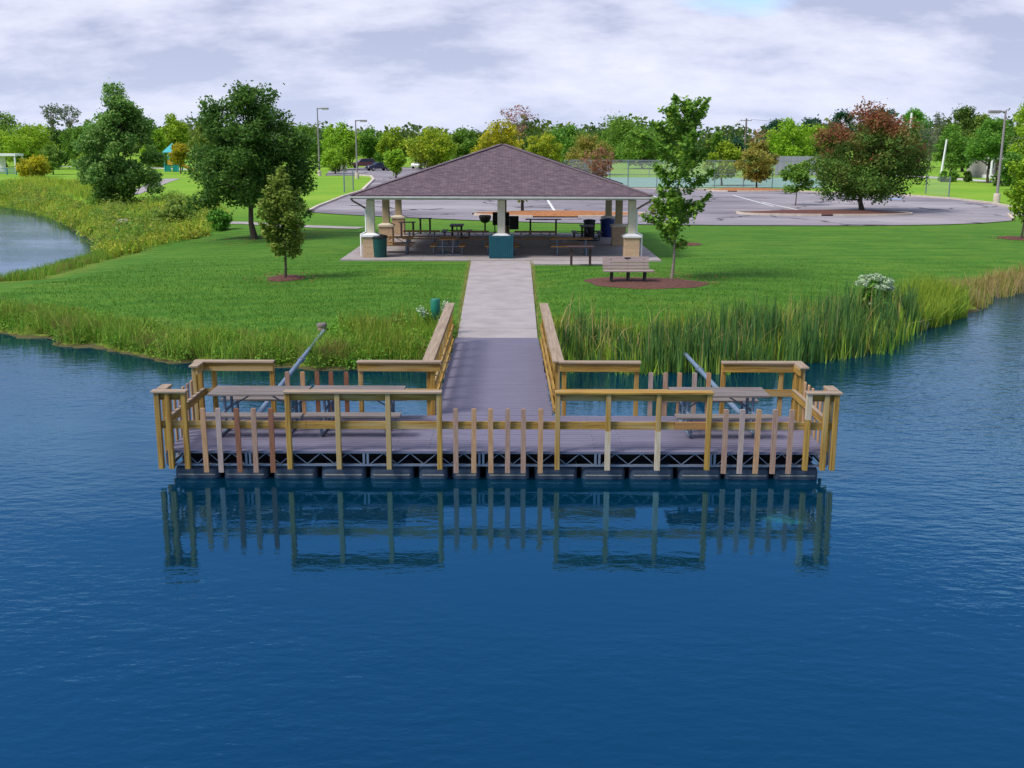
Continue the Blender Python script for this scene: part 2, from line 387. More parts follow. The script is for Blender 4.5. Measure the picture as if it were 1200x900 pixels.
BUB = P(905, 604, 0)
def water_mat():
    m = bpy.data.materials.new('pond_water'); m.use_nodes = True; T = NT(m.node_tree); b = m.node_tree.nodes['Principled BSDF']
    tc = T.n('ShaderNodeTexCoord'); p = tc.outputs['Object']
    murk = T.noise(p, 0.06, 3)
    c = T.ramp(murk, [(0.3, (0.0003, 0.016, 0.032)), (0.7, (0.0004, 0.024, 0.050))])
    pl = T.n('ShaderNodeVectorMath', operation='DISTANCE'); T.l(T.mapping(p, scale=(1, 1.0, 1)), pl.inputs[0]); pl.inputs[1].default_value = (BUB[0], BUB[1], 0)
    plume = T.ramp(T.math('ADD', pl.outputs['Value'], T.math('MULTIPLY', T.noise(p, 1.6, 5, 0.65), 1.2)), [(0.55, 1), (1.6, 0)])
    foam = T.math('MULTIPLY', plume, T.ramp(T.noise(T.mapping(p, scale=(0.6, 1.6, 1)), 2.8, 6, 0.7), [(0.46, 0.25), (0.66, 1)]))
    c = T.mix(foam, c, (0.02, 0.17, 0.17))   # bubbles rising from the pond's aerator
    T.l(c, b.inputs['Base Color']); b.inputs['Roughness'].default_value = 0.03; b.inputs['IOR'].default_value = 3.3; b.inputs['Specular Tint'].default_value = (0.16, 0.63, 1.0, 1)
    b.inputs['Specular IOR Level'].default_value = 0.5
    # wind ripples, stronger to the right of the dock and far out, calm in its lee
    w1 = T.noise(T.mapping(p, scale=(0.75, 1.5, 1), rot=(0, 0, 0.35)), 2.8, 4, 0.55)
    w2 = T.noise(T.mapping(p, scale=(0.7, 1.4, 1), rot=(0, 0, -0.45)), 5.5, 3, 0.5)
    w3 = T.noise(T.mapping(p, scale=(1, 1.3, 1)), 0.55, 3, 0.5)
    amp = T.ramp(T.noise(T.mapping(p, scale=(0.8, 1.6, 1), loc=(4.0, 0, 0)), 0.09, 4, 0.55), [(0.36, 0.18), (0.62, 0.85)])
    sp = T.n('ShaderNodeSeparateXYZ'); T.l(p, sp.inputs[0])
    right = T.math('MULTIPLY', T.math('SUBTRACT', sp.outputs[0], 5.0), 0.22, clamp=True)
    amp = T.math('ADD', T.math('MULTIPLY', amp, 0.75), T.math('MULTIPLY', right, 0.55))
    lee = T.n('ShaderNodeVectorMath', operation='LENGTH'); T.l(T.mapping(p, scale=(0.12, 0.24, 1), loc=(0.036, -3.75, 0.05)), lee.inputs[0])
    amp = T.math('MULTIPLY', amp, T.ramp(lee.outputs['Value'], [(0.55, 0.42), (1.25, 1.0)]))
    h = T.math('ADD', T.math('ADD', T.math('MULTIPLY', w1, 0.6), T.math('MULTIPLY', w2, 0.34)), T.math('MULTIPLY', w3, 0.5))
    h = T.math('MULTIPLY', h, amp)
    bp = T.n('ShaderNodeBump'); bp.inputs['Strength'].default_value = 0.55; bp.inputs['Distance'].default_value = 0.07
    T.l(h, bp.inputs['Height']); T.l(bp.outputs[0], b.inputs['Normal'])
    return m
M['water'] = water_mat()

def roof_mat():
    m = bpy.data.materials.new('asphalt_shingle'); m.use_nodes = True; T = NT(m.node_tree); b = m.node_tree.nodes['Principled BSDF']
    uv = T.n('ShaderNodeUVMap'); u = uv.outputs[0]
    br = T.n('ShaderNodeTexBrick'); br.inputs['Scale'].default_value = 1.0; br.inputs['Brick Width'].default_value = 0.30; br.inputs['Row Height'].default_value = 0.13
    br.inputs['Mortar Size'].default_value = 0.012; br.inputs['Color1'].default_value = (0.088, 0.064, 0.075, 1); br.inputs['Color2'].default_value = (0.150, 0.108, 0.120, 1); br.inputs['Mortar'].default_value = (0.07, 0.05, 0.06, 1)
    br.offset_frequency = 2
    T.l(u, br.inputs['Vector'])
    st = T.ramp(T.noise(T.mapping(u, scale=(1.4, 0.22, 1)), 1.0, 5, 0.6), [(0.3, 0.55), (0.7, 0.0)])
    c = T.mix(st, br.outputs[0], (0.085, 0.062, 0.072))
    c = T.mix(T.ramp(T.noise(u, 3.2, 5, 0.7), [(0.5, 0), (0.72, 0.45)]), c, (0.235, 0.18, 0.18))
    T.l(c, b.inputs['Base Color']); b.inputs['Roughness'].default_value = 0.95; b.inputs['Specular IOR Level'].default_value = 0.1
    bp = T.n('ShaderNodeBump'); bp.inputs['Strength'].default_value = 0.5; bp.inputs['Distance'].default_value = 0.02
    T.l(br.outputs[1], bp.inputs['Height']); T.l(bp.outputs[0], b.inputs['Normal']); return m
M['shingle'] = roof_mat()

def stone_mat():
    m = bpy.data.materials.new('pier_block'); m.use_nodes = True; T = NT(m.node_tree); b = m.node_tree.nodes['Principled BSDF']
    tc = T.n('ShaderNodeTexCoord'); sp = T.n('ShaderNodeSeparateXYZ'); T.l(tc.outputs['Object'], sp.inputs[0])
    cb = T.n('ShaderNodeCombineXYZ'); T.l(T.math('ADD', sp.outputs[0], sp.outputs[1]), cb.inputs[0]); T.l(sp.outputs[2], cb.inputs[1])
    br = T.n('ShaderNodeTexBrick'); br.inputs['Scale'].default_value = 1.0; br.inputs['Brick Width'].default_value = 0.3; br.inputs['Row Height'].default_value = 0.1
    br.inputs['Mortar Size'].default_value = 0.008; br.inputs['Color1'].default_value = (0.50, 0.34, 0.19, 1); br.inputs['Color2'].default_value = (0.40, 0.25, 0.14, 1); br.inputs['Mortar'].default_value = (0.46, 0.38, 0.30, 1)
    T.l(cb.outputs[0], br.inputs['Vector'])
    c = T.mix(0.35, br.outputs[0], T.ramp(T.noise(tc.outputs['Object'], 14, 4), [(0.3, (0.34, 0.22, 0.13)), (0.7, (0.56, 0.42, 0.26))]))
    T.l(c, b.inputs['Base Color']); b.inputs['Roughness'].default_value = 0.95; return m
M['pier'] = stone_mat()

def mesh_mat(name, colr, cover):
    m = bpy.data.materials.new(name); m.use_nodes = True; T = NT(m.node_tree); b = m.node_tree.nodes['Principled BSDF']
    b.inputs['Base Color'].default_value = (*colr, 1); b.inputs['Roughness'].default_value = 0.6
    b.inputs['Alpha'].default_value = cover; return m
M['chain'] = mesh_mat('chain_link_mesh', (0.42, 0.43, 0.45), 0.17)

# foliage palettes
L = {}
L['dark'] = leaf_mat('dark_green_leaves', [(0.018, 0.058, 0.010), (0.032, 0.086, 0.013), (0.055, 0.120, 0.018), (0.085, 0.150, 0.024)], gain=1.22)
L['oak'] = leaf_mat('oak_leaves', [(0.022, 0.075, 0.016), (0.042, 0.115, 0.020), (0.075, 0.155, 0.030), (0.11, 0.17, 0.05)], gain=2.0)
L['mid'] = leaf_mat('mid_green_leaves', [(0.030, 0.095, 0.014), (0.055, 0.145, 0.016), (0.090, 0.190, 0.022)], gain=1.50)
L['honey'] = leaf_mat('honey_locust_leaves', [(0.034, 0.10, 0.014), (0.065, 0.155, 0.016), (0.11, 0.20, 0.022)], patch=[(0.16, 0.17, 0.02), (0.22, 0.12, 0.03)], patch_scale=1.1, thresh=(0.62, 0.74), gain=1.50)
L['lime'] = leaf_mat('lime_green_leaves', [(0.075, 0.165, 0.010), (0.125, 0.225, 0.012), (0.19, 0.28, 0.020)], gain=1.35)
L['yellow'] = leaf_mat('yellow_green_leaves', [(0.11, 0.18, 0.012), (0.20, 0.26, 0.015), (0.28, 0.28, 0.02)], patch=[(0.07, 0.13, 0.012), (0.12, 0.18, 0.015)], patch_scale=0.5, gain=1.30)
L['gold'] = leaf_mat('golden_leaves', [(0.22, 0.24, 0.012), (0.34, 0.33, 0.015), (0.42, 0.36, 0.02)], patch=[(0.12, 0.16, 0.015), (0.2, 0.2, 0.02)], patch_scale=0.7)
L['orange'] = leaf_mat('orange_green_leaves', [(0.18, 0.165, 0.03), (0.25, 0.195, 0.04), (0.18, 0.21, 0.03)], patch=[(0.07, 0.12, 0.02), (0.12, 0.15, 0.02)], patch_scale=0.6)
L['redgreen'] = leaf_mat('turning_maple_leaves', [(0.028, 0.082, 0.014), (0.05, 0.115, 0.018), (0.085, 0.135, 0.02)], patch=[(0.12, 0.062, 0.02), (0.17, 0.055, 0.03), (0.085, 0.095, 0.02)], patch_scale=0.5, thresh=(0.46, 0.62), zb=0.07, z0=5.0, gain=1.35)
L['brown'] = leaf_mat('thin_brown_leaves', [(0.20, 0.12, 0.05), (0.26, 0.15, 0.07), (0.17, 0.15, 0.04)])
L['red'] = leaf_mat('russet_leaves', [(0.20, 0.10, 0.07), (0.28, 0.13, 0.09), (0.24, 0.16, 0.10)])
L['olive'] = leaf_mat('olive_leaves', [(0.045, 0.098, 0.014), (0.085, 0.155, 0.022), (0.145, 0.20, 0.035)], gain=1.40)
L['grey'] = leaf_mat('grey_green_leaves', [(0.07, 0.10, 0.07), (0.11, 0.14, 0.09), (0.15, 0.18, 0.11)])
L['pine'] = leaf_mat('blue_green_needles', [(0.012, 0.045, 0.024), (0.022, 0.066, 0.034), (0.035, 0.085, 0.042)], gain=1.20)
L['wood'] = leaf_mat('far_wood_leaves', [(0.022, 0.070, 0.022), (0.04, 0.10, 0.024), (0.07, 0.13, 0.024)], patch=[(0.07, 0.14, 0.018), (0.12, 0.17, 0.02)], patch_scale=0.05)
L['flower'] = leaf_mat('white_blossom', [(0.22, 0.31, 0.17), (0.36, 0.43, 0.30), (0.11, 0.20, 0.08)], trans=0.2)
L['reed'] = leaf_mat('reed_blades', [(0.024, 0.100, 0.028), (0.044, 0.138, 0.034), (0.09, 0.195, 0.034), (0.034, 0.115, 0.038)], trans=0.3, gain=0.98)
L['reed_base'] = leaf_mat('reed_shoots', [(0.12, 0.26, 0.02), (0.20, 0.32, 0.03), (0.30, 0.30, 0.06)], trans=0.3)
L['shore'] = leaf_mat('shore_grass_blades', [(0.050, 0.150, 0.014), (0.095, 0.215, 0.018), (0.16, 0.27, 0.024), (0.24, 0.26, 0.05)], patch=[(0.20, 0.125, 0.05), (0.17, 0.17, 0.035), (0.11, 0.17, 0.025)], patch_scale=0.8, trans=0.3, thresh=(0.54, 0.64))
L['herb'] = leaf_mat('herb_leaves', [(0.045, 0.15, 0.014), (0.085, 0.22, 0.018), (0.15, 0.29, 0.024)], patch=[(0.17, 0.12, 0.04), (0.12, 0.17, 0.02)], patch_scale=0.6, trans=0.35, thresh=(0.58, 0.68))
L['meadow'] = leaf_mat('meadow_stems', [(0.12, 0.24, 0.016), (0.20, 0.32, 0.02), (0.31, 0.35, 0.03), (0.24, 0.24, 0.05)], patch=[(0.07, 0.17, 0.015), (0.12, 0.23, 0.02), (0.25, 0.19, 0.05)], patch_scale=0.35, trans=0.3, gain=1.00)
L['dryreed'] = leaf_mat('dry_brown_reeds', [(0.28, 0.22, 0.07), (0.34, 0.26, 0.12), (0.20, 0.20, 0.04), (0.14, 0.21, 0.03)], trans=0.3)
L['bank'] = leaf_mat('bank_reeds', [(0.14, 0.22, 0.03), (0.22, 0.25, 0.04), (0.30, 0.26, 0.07)], patch=[(0.27, 0.17, 0.07), (0.22, 0.19, 0.05)], patch_scale=0.5, trans=0.3)
L['sedge'] = leaf_mat('sedge_blades', [(0.085, 0.17, 0.014), (0.14, 0.22, 0.018), (0.22, 0.25, 0.03)], trans=0.3)
L['turf'] = leaf_mat('turf_blades', [(0.028, 0.100, 0.009), (0.048, 0.145, 0.012), (0.085, 0.19, 0.016)], trans=0.3)

# ------------------------------------------------------------------ ponds and ground
W1 = [P(x, y)[:2] for x, y in [(-250, 374), (0, 391), (40, 396), (100, 406), (150, 414), (200, 424), (240, 428), (330, 432), (430, 431), (515, 428), (590, 424),
      (655, 428), (720, 429), (790, 429), (850, 425), (920, 418), (980, 410), (1030, 401), (1058, 388), (1088, 376), (1120, 368), (1143, 357), (1140, 349), (1152, 344), (1200, 340), (1330, 333)]]
W1 = W1 + [(70, 40), (90, 10), (90, -60), (-90, -60), (-90, 36)]
W2 = [P(x, y)[:2] for x, y in [(-260, 352), (0, 334), (40, 323), (80, 312), (108, 304), (119, 298), (118, 288), (100, 274), (75, 263), (40, 250), (0, 243), (-260, 236)]]
def seg_dist(px, py, poly):
    d = np.full(px.shape, 1e9); ins = np.zeros(px.shape, bool); n = len(poly)
    for i in range(n):
        ax, ay = poly[i]; bx, by = poly[(i + 1) % n]
        ex, ey = bx - ax, by - ay; L2 = ex * ex + ey * ey + 1e-12
        t = np.clip(((px - ax) * ex + (py - ay) * ey) / L2, 0, 1)
        d = np.minimum(d, np.hypot(px - ax - t * ex, py - ay - t * ey))
        cond = ((ay > py) != (by > py)) & (px < (bx - ax) * (py - ay) / (by - ay + 1e-15) + ax)
        ins ^= cond
    return np.where(ins, -d, d)
def shore(x, y):
    x = np.asarray(x, float); y = np.asarray(y, float)
    wob = 0.22 * np.sin(x * 2.3 + 1.3 * np.sin(y * 1.7)) + 0.16 * np.sin(y * 3.1 + x * 0.9) + 0.1 * np.sin(x * 5.7 + y * 4.1)
    return np.minimum(seg_dist(x, y, W1), seg_dist(x, y, W2)) + wob
PATH_X0, PATH_X1 = -1.55, 0.75
SLAB_Z = 0.77
def path_z(y): return 0.475 + (SLAB_Z - 0.02 - 0.475) * np.clip((y - 29.4) / 17.4, 0, 1)
def ground(x, y, s=None):
    x = np.asarray(x, float); y = np.asarray(y, float)
    s = shore(x, y) if s is None else s
    h = np.where(s > 0, 0.80 * (1 - np.exp(-s / 4.8)), np.maximum(-0.9, s * 0.45))
    h = h + np.where(s > 6, 0.03 * np.sin(x * 0.21) * np.cos(y * 0.17), 0)
    # flat under the lot and the far fields
    f = np.clip((y - 60) / 6, 0, 1) * np.clip((s - 4) / 8, 0, 1)
    h = h * (1 - f) + 0.80 * f
    # made-up ground along the path and round the pavilion
    dx = np.maximum(np.maximum(PATH_X0 - 0.35 - x, x - PATH_X1 - 0.35), 0); dy = np.maximum(np.maximum(28.9 - y, y - 47), 0)
    w = np.clip(1 - np.hypot(dx, dy) / 1.8, 0, 1); w = w * w * (3 - 2 * w)
    h = h * (1 - w) + (path_z(y) - 0.05) * w
    dx = np.maximum(np.abs(x + 0.5) - 7.4, 0); dy = np.maximum(np.maximum(45.6 - y, y - 61.3), 0)
    w = np.clip(1 - np.hypot(dx, dy) / 2.5, 0, 1); w = w * w * (3 - 2 * w)
    return h * (1 - w) + (SLAB_Z - 0.06) * w
def gz(x, y): return float(ground(np.array([x]), np.array([y]))[0])
def G(px, py, dz=0.0):
    """the point of the ground that the photo shows at (px, py)"""
    z = 0.6
    for _ in range(8):
        x, y, _z = P(px, py, z); z = gz(x, y)
    return (x, y, z + dz)

def axis(dense_lo, dense_hi, step, lo, hi, grow=1.12):
    a = list(np.arange(dense_lo, dense_hi + 1e-6, step))
    s = step; v = dense_hi
    while v < hi: s *= grow; v += s; a.append(v)
    s = step; v = dense_lo
    while v > lo: s *= grow; v -= s; a.insert(0, v)
    return np.array(a)
gx = axis(-34, 34, 0.4, -2500, 2500); gy = axis(24, 64, 0.4, -120, 4000)
XX, YY = np.meshgrid(gx, gy); xs, ys = XX.ravel(), YY.ravel()
ss = shore(xs, ys); zs = ground(xs, ys, ss)
nx, ny = len(gx), len(gy)
ii = (np.arange(ny - 1)[:, None] * nx + np.arange(nx - 1)[None, :]).ravel()
me = np_mesh('ground', np.stack([xs, ys, zs], 1), np.stack([ii, ii + 1, ii + nx + 1, ii + nx], 1), True)
a = me.attributes.new('shore', 'FLOAT', 'POINT'); a.data.foreach_set('value', ss.astype(np.float32))
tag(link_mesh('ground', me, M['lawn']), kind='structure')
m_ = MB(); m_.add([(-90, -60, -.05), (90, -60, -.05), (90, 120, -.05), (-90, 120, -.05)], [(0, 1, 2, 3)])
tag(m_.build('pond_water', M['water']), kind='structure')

def flat(name, poly, z, mt, kind='structure', th=0.0):
    b = MB()
    if th: b.prism(poly, z - th, z)
    else:
        ar = sum(poly[i][0] * poly[(i + 1) % len(poly)][1] - poly[(i + 1) % len(poly)][0] * poly[i][1] for i in range(len(poly)))
        p = poly if ar > 0 else poly[::-1]
        b.add([(x, y, z) for x, y in p], [tuple(range(len(p)))])
    o = b.build(name, mt); return tag(o, kind=kind)
def smooth_poly(pts, n=6):
    out = []; k = len(pts)
    for i in range(k):
        p0, p1, p2, p3 = [Vector(pts[(i + j - 1) % k]) for j in range(4)]
        for t in np.linspace(0, 1, n, endpoint=False):
            out.append(tuple(0.5 * ((2 * p1) + (p2 - p0) * t + (2 * p0 - 5 * p1 + 4 * p2 - p3) * t * t + (3 * p1 - p0 - 3 * p2 + p3) * t ** 3)))
    return out
def ribbon(name, pts, w, mt, dz=0.03):
    """a path along points, following the ground"""
    P2 = [Vector(p[:2]) for p in pts]; fine = []
    for a_, b_ in zip(P2[:-1], P2[1:]):
        k = max(2, int((b_ - a_).length / 0.8))
        for i in range(k): fine.append(a_.lerp(b_, i / k))
    fine.append(P2[-1]); vs = []; fs = []
    for i, p in enumerate(fine):
        d = (fine[min(i + 1, len(fine) - 1)] - fine[max(i - 1, 0)]).normalized(); nrm = Vector((-d.y, d.x))
        for k in range(5):
            q = p + nrm * w * (k / 4 - 0.5); vs.append((q.x, q.y, gz(q.x, q.y) + dz))
    for i in range(len(fine) - 1):
        for k in range(4): fs.append((i * 5 + k + 1, i * 5 + k, (i + 1) * 5 + k, (i + 1) * 5 + k + 1))
    b = MB(); b.add(vs, fs); return tag(b.build(name, mt), kind='structure')

# concrete walk from the gangway up to the pavilion: slabs with open joints
b = MB(); y0 = 29.42; cuts = [29.42, 30.9, 34.2, 37.5, 40.8, 44.1, 46.76]
for ya, yb in zip(cuts[:-1], cuts[1:]):
    def xs_at(y): t = (y - 29.4) / 17.4; return (-1.55 - 0.27 * t, 0.72 + 0.08 * t)
    (l0, r0), (l1, r1) = xs_at(ya), xs_at(yb); za, zb = float(path_z(ya)), float(path_z(yb)); g = 0.02
    vs = [(l0, ya + g, za), (r0, ya + g, za), (r1, yb - g, zb), (l1, yb - g, zb)]
    b.add(vs + [(x, y, z - 0.2) for x, y, z in vs], [(0, 1, 2, 3), (0, 4, 5, 1), (1, 5, 6, 2), (2, 6, 7, 3), (3, 7, 4, 0)])
tag(b.build('concrete_path', M['concrete']), kind='structure')
# pavilion pad with the apron where the walk meets it
b = MB(); X0, X1, XC = -7.62, 6.6, -0.5
for k in range(4):
    xa, xb = X0 + (X1 - X0) * k / 4, X0 + (X1 - X0) * (k + 1) / 4
    for ya, yb in ((46.78, 50.4), (50.4, 54.0), (54.0, 57.6), (57.6, 61.0)):
        b.span((xa + .006, ya + .006, SLAB_Z - 0.25), (xb - .006, yb - .006, SLAB_Z))
b.span((0.83, 45.35, SLAB_Z - 0.25), (4.35, 46.765, SLAB_Z - 0.012))
tag(b.build('concrete_pad', M['concrete']), kind='structure')

# parking lot
LZ = 0.845
def Q(*pts): return [P(x, y, LZ)[:2] for x, y in pts]
lot = Q((361, 249), (372, 243), (390, 236), (402, 231), (425, 224), (440, 221), (520, 219), (640, 219.5), (740, 221), (850, 222), (950, 224.5), (1050, 227.5), (1110, 231.5), (1160, 237), (1183, 241.5), (1225, 248), (1225, 252), (1181, 250.5), (1187, 256.8), (1150, 259.8), (1100, 261.8), (1040, 262.8), (960, 263.2), (860, 263.2), (760, 262.5), (640, 260.5), (540, 257.5), (450, 254), (400, 251.5))
flat('parking_lot', lot, LZ, M['asphalt'])
# drive that leaves the lot on the left, and the far car park
flat('drive', Q((438, 220.9), (520, 218.9), (516, 214), (500, 208), (495, 203), (510, 199), (520, 196.5), (420, 196.5), (385, 201), (380, 206), (420, 206), (434, 207), (437, 211), (432, 216), (424, 223.8)), LZ - 0.006, M['asphalt'])
# kerb round the lot
def kerb(name, pts, w=0.2, h=0.14, z=LZ, closed=False, mt='kerb'):
    b = MB(); pts = list(pts) + ([pts[0]] if closed else [])
    P2 = [Vector(p) for p in pts]; vs = []
    for i, p in enumerate(P2):
        if closed and i in (0, len(P2) - 1): d = (P2[1] - P2[-2]).normalized()
        else: d = (P2[min(i + 1, len(P2) - 1)] - P2[max(i - 1, 0)]).normalized()
        n_ = Vector((-d.y, d.x)) * w / 2
        vs += [(p.x + n_.x, p.y + n_.y, z - .05), (p.x + n_.x, p.y + n_.y, z + h), (p.x - n_.x, p.y - n_.y, z + h), (p.x - n_.x, p.y - n_.y, z - .05)]
    fs = []
    for i in range(len(P2) - 1):
        a_ = i * 4; c = a_ + 4
        fs += [(a_, c, c + 1, a_ + 1), (a_ + 1, c + 1, c + 2, a_ + 2), (a_ + 2, c + 2, c + 3, a_ + 3)]
    b.add(vs, fs); return tag(b.build(name, M[mt]), kind='structure')
kerb('kerb', lot[0:6][::-1] + [])
kerb('kerb', lot[7:17])
kerb('kerb', Q((1225, 252), (1195, 251), (1181, 250.5), (1187, 256.8)))
kerb('kerb', Q((424, 223.8), (432, 216), (437, 211), (434, 207), (420, 206)), w=0.3)
# planted islands with red mulch and broken kerbs
def island(ctr, rx, ry, mt, gaps, name='mulch_island'):
    pts = [(ctr[0] + rx * math.cos(t) * (1 + .05 * math.sin(3 * t)), ctr[1] + ry * math.copysign(abs(math.sin(t)) ** 0.7, math.sin(t))) for t in np.linspace(0, 2 * math.pi, 48, endpoint=False)]
    b = MB(); n_ = len(pts)
    vs = [(x, y, LZ + 0.075) for x, y in pts] + [(ctr[0] + (x - ctr[0]) * .5, ctr[1] + (y - ctr[1]) * .5, LZ + 0.26) for x, y in pts] + [(ctr[0], ctr[1], LZ + 0.32)]
    fs = [(i, (i + 1) % n_, n_ + (i + 1) % n_, n_ + i) for i in range(n_)] + [(n_ + i, n_ + (i + 1) % n_, 2 * n_) for i in range(n_)]
    b.add(vs, fs, True); tag(b.build(name, M[mt]), kind='structure')
    for a0, a1 in gaps:
        arc = [(ctr[0] + rx * 1.01 * math.cos(t) * (1 + .05 * math.sin(3 * t)), ctr[1] + ry * 1.02 * math.copysign(abs(math.sin(t)) ** 0.7, math.sin(t)) ) for t in np.linspace(a0, a1, 26)]
        kerb('kerb', arc)
PI = math.pi
c1 = P(655, 252, LZ); island(c1, 5.9, 2.3, 'mulch_o', [(PI * 1.02, PI * 1.40), (PI * 1.56, PI * 1.98), (0.1, PI - 0.1)])
c2 = P(966, 250, LZ); island(c2, 6.1, 1.9, 'mulch', [(PI * 0.98, PI * 1.46), (PI * 1.50, PI * 2.0), (0.1, PI - 0.1)])
c3 = P(876, 222.8, LZ); island(c3, 4.4, 2.6, 'mulch_o', [(PI * 1.02, PI * 1.30), (PI * 1.38, PI * 1.97), (0.1, PI - 0.1)])
# painted bay lines
def stripe(name, a_, b_, w, mt='line', z=LZ + 0.004):
    a_, b_ = Vector(P(*a_, z)), Vector(P(*b_, z)); d = (b_ - a_).normalized(); n_ = Vector((-d.y, d.x, 0)) * w / 2
    m_ = MB(); m_.add([a_ - n_, b_ - n_, b_ + n_, a_ + n_], [(0, 1, 2, 3)]); o = m_.build(name, M[mt])
    if m_ and o.data.polygons[0].normal.z < 0: o.data.flip_normals()
    return tag(o, kind='structure')
stripe('lot_marking', (641, 234), (651, 249.5), 0.2)
stripe('lot_marking', (858, 228), (906, 241), 0.16)
stripe('lot_marking', (893, 236), (946, 247.5), 0.16)
stripe('lot_marking', (1040, 231.5), (1056, 231.8), 1.6, 'blue_line')
stripe('lot_marking', (560, 231), (578, 228), 0.12)
stripe('lot_marking', (760, 227), (776, 233), 0.12)

# walks on the left and the road on the right
ribbon('footpath', [G(120, 234), G(150, 229), G(172, 221), G(190, 214), G(202, 210.5)], 2.0, M['concrete'])
ribbon('footpath', [G(258, 262), G(290, 262.5), G(330, 265.5), G(400, 267.5), G(423, 268)], 1.3, M['concrete'])
ribbon('road', [G(1035, 203.5), G(1080, 206), G(1120, 208.5), G(1180, 212.5), G(1300, 219)], 3.6, M['road'])
ribbon('road', [G(60, 196.5), G(110, 197), G(170, 197.5), G(235, 200.5)], 3.0, M['road'])
# tennis courts
flat('tennis_court', [P(x, y, LZ)[:2] for x, y in ((690, 219), (965, 219), (965, 207.5), (690, 207.5))], LZ + 0.01, M['court'])
for yy in (209.5, 214.5):
    stripe('court_marking', (690, yy), (965, yy), 0.12, z=LZ + 0.016)
# mulch rings round the young trees
def mulch_ring(ctr, rx, ry):
    b = MB(); n_ = 36; vs = []; fs = []
    for j, (k, dz) in enumerate(((1.0, 0.012), (0.8, 0.05), (0.35, 0.09))):
        for i in range(n_):
            t = 2 * PI * i / n_; w = 1 + 0.07 * math.sin(3 * t + 1) + 0.04 * math.sin(7 * t)
            x, y = ctr[0] + rx * k * w * math.cos(t), ctr[1] + ry * k * w * math.sin(t); vs.append((x, y, gz(x, y) + dz))
    vs.append((ctr[0], ctr[1], gz(*ctr[:2]) + 0.1))
    for j in range(2):
        for i in range(n_): fs.append((j * n_ + i, j * n_ + (i + 1) % n_, (j + 1) * n_ + (i + 1) % n_, (j + 1) * n_ + i))
    fs += [(2 * n_ + i, 2 * n_ + (i + 1) % n_, 3 * n_) for i in range(n_)]
    b.add(vs, fs, True); return tag(b.build('mulch_bed', M['mulch']), kind='structure')
mulch_ring(G(334, 327), 0.72, 0.85)
mulch_ring(G(755, 331), 2.3, 1.55)
mulch_ring(G(1198, 278), 1.35, 1.1)
mulch_ring(G(806, 286), 0.7, 0.7)

# ------------------------------------------------------------------ pavilion
PC = Vector((XC, 53.9, SLAB_Z))
pav = thing('picnic_pavilion', 'large open picnic pavilion with a purple brown hipped shingle roof on white columns', 'pavilion', PC)
EV = 6.66; ZE = 3.56 - SLAB_Z; ZA = 5.74 - SLAB_Z
# roof: four shingled slopes with thickness
me = bpy.data.meshes.new('roof'); bm = bmesh.new(); uvl = bm.loops.layers.uv.new('UVMap')
cor = [(-EV, -EV), (EV, -EV), (EV, EV), (-EV, EV)]
slope = math.hypot(EV, ZA - ZE)
apex = bm.verts.new((0, 0, ZA)); top = [bm.verts.new((x, y, ZE)) for x, y in cor]; low = [bm.verts.new((x, y, ZE - 0.05)) for x, y in cor]
for i in range(4):
    j = (i + 1) % 4; f = bm.faces.new((top[i], top[j], apex)); 
    for lp, uvc in zip(f.loops, ((-EV + i * 3.7, 0), (EV + i * 3.7, 0), (i * 3.7, slope))): lp[uvl].uv = uvc
    bm.faces.new((low[i], low[j], top[j], top[i]))
bm.faces.new(low[::-1]); bm.to_mesh(me); bm.free()
rf = link_mesh('roof', me, M['shingle'], pav)
b = MB()
for x, y in cor: b.beam((x * 0.995, y * 0.995, ZE + 0.012), (x * .012, y * .012, ZA + 0.0), 0.24, 0.035)
b.build('ridge_cap', mat('ridge_shingle', (0.15, 0.11, 0.12), (0.09, 0.065, 0.075), 6, rough=.95), rf)
b = MB(); fz0, fz1 = ZE - 0.17, ZE - 0.055
for s in (-1, 1):
    b.span((-EV + .05, s * (EV - .05) - .02, fz0), (EV - .05, s * (EV - .05) + .02, fz1))
    b.span((s * (EV - .05) - .02, -EV + .075, fz0), (s * (EV - .05) + .02, EV - .075, fz1))
b.build('fascia', M['trim'], pav)
for s in (-1, 1):
    b = MB(); b.span((-EV - .05, s * (EV + .03) - .05, ZE - 0.125), (EV + .05, s * (EV + .03) + .05, ZE - 0.052)); b.build('gutter', M['trim'], pav)
b = MB(); b.span((-EV + .08, -EV + .08, ZE - .165), (EV - .08, EV - .08, ZE - .14)); b.build('ceiling', mat('ceiling_board', (.42, .36, .28), (.32, .27, .2), 3, (.2, 4, 1)), pav)
b = MB()
for s in (-5.87, 0, 5.87):
    b.span((-6.0, s - .11, ZE - .24), (6.0, s + .11, ZE - .168))
b.build('beam', M['white'], pav)
CS = 5.87
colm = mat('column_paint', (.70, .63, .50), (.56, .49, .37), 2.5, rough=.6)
tanm = mat('back_column_tan', (.42, .33, .20), (.33, .25, .15), 2, rough=.7)
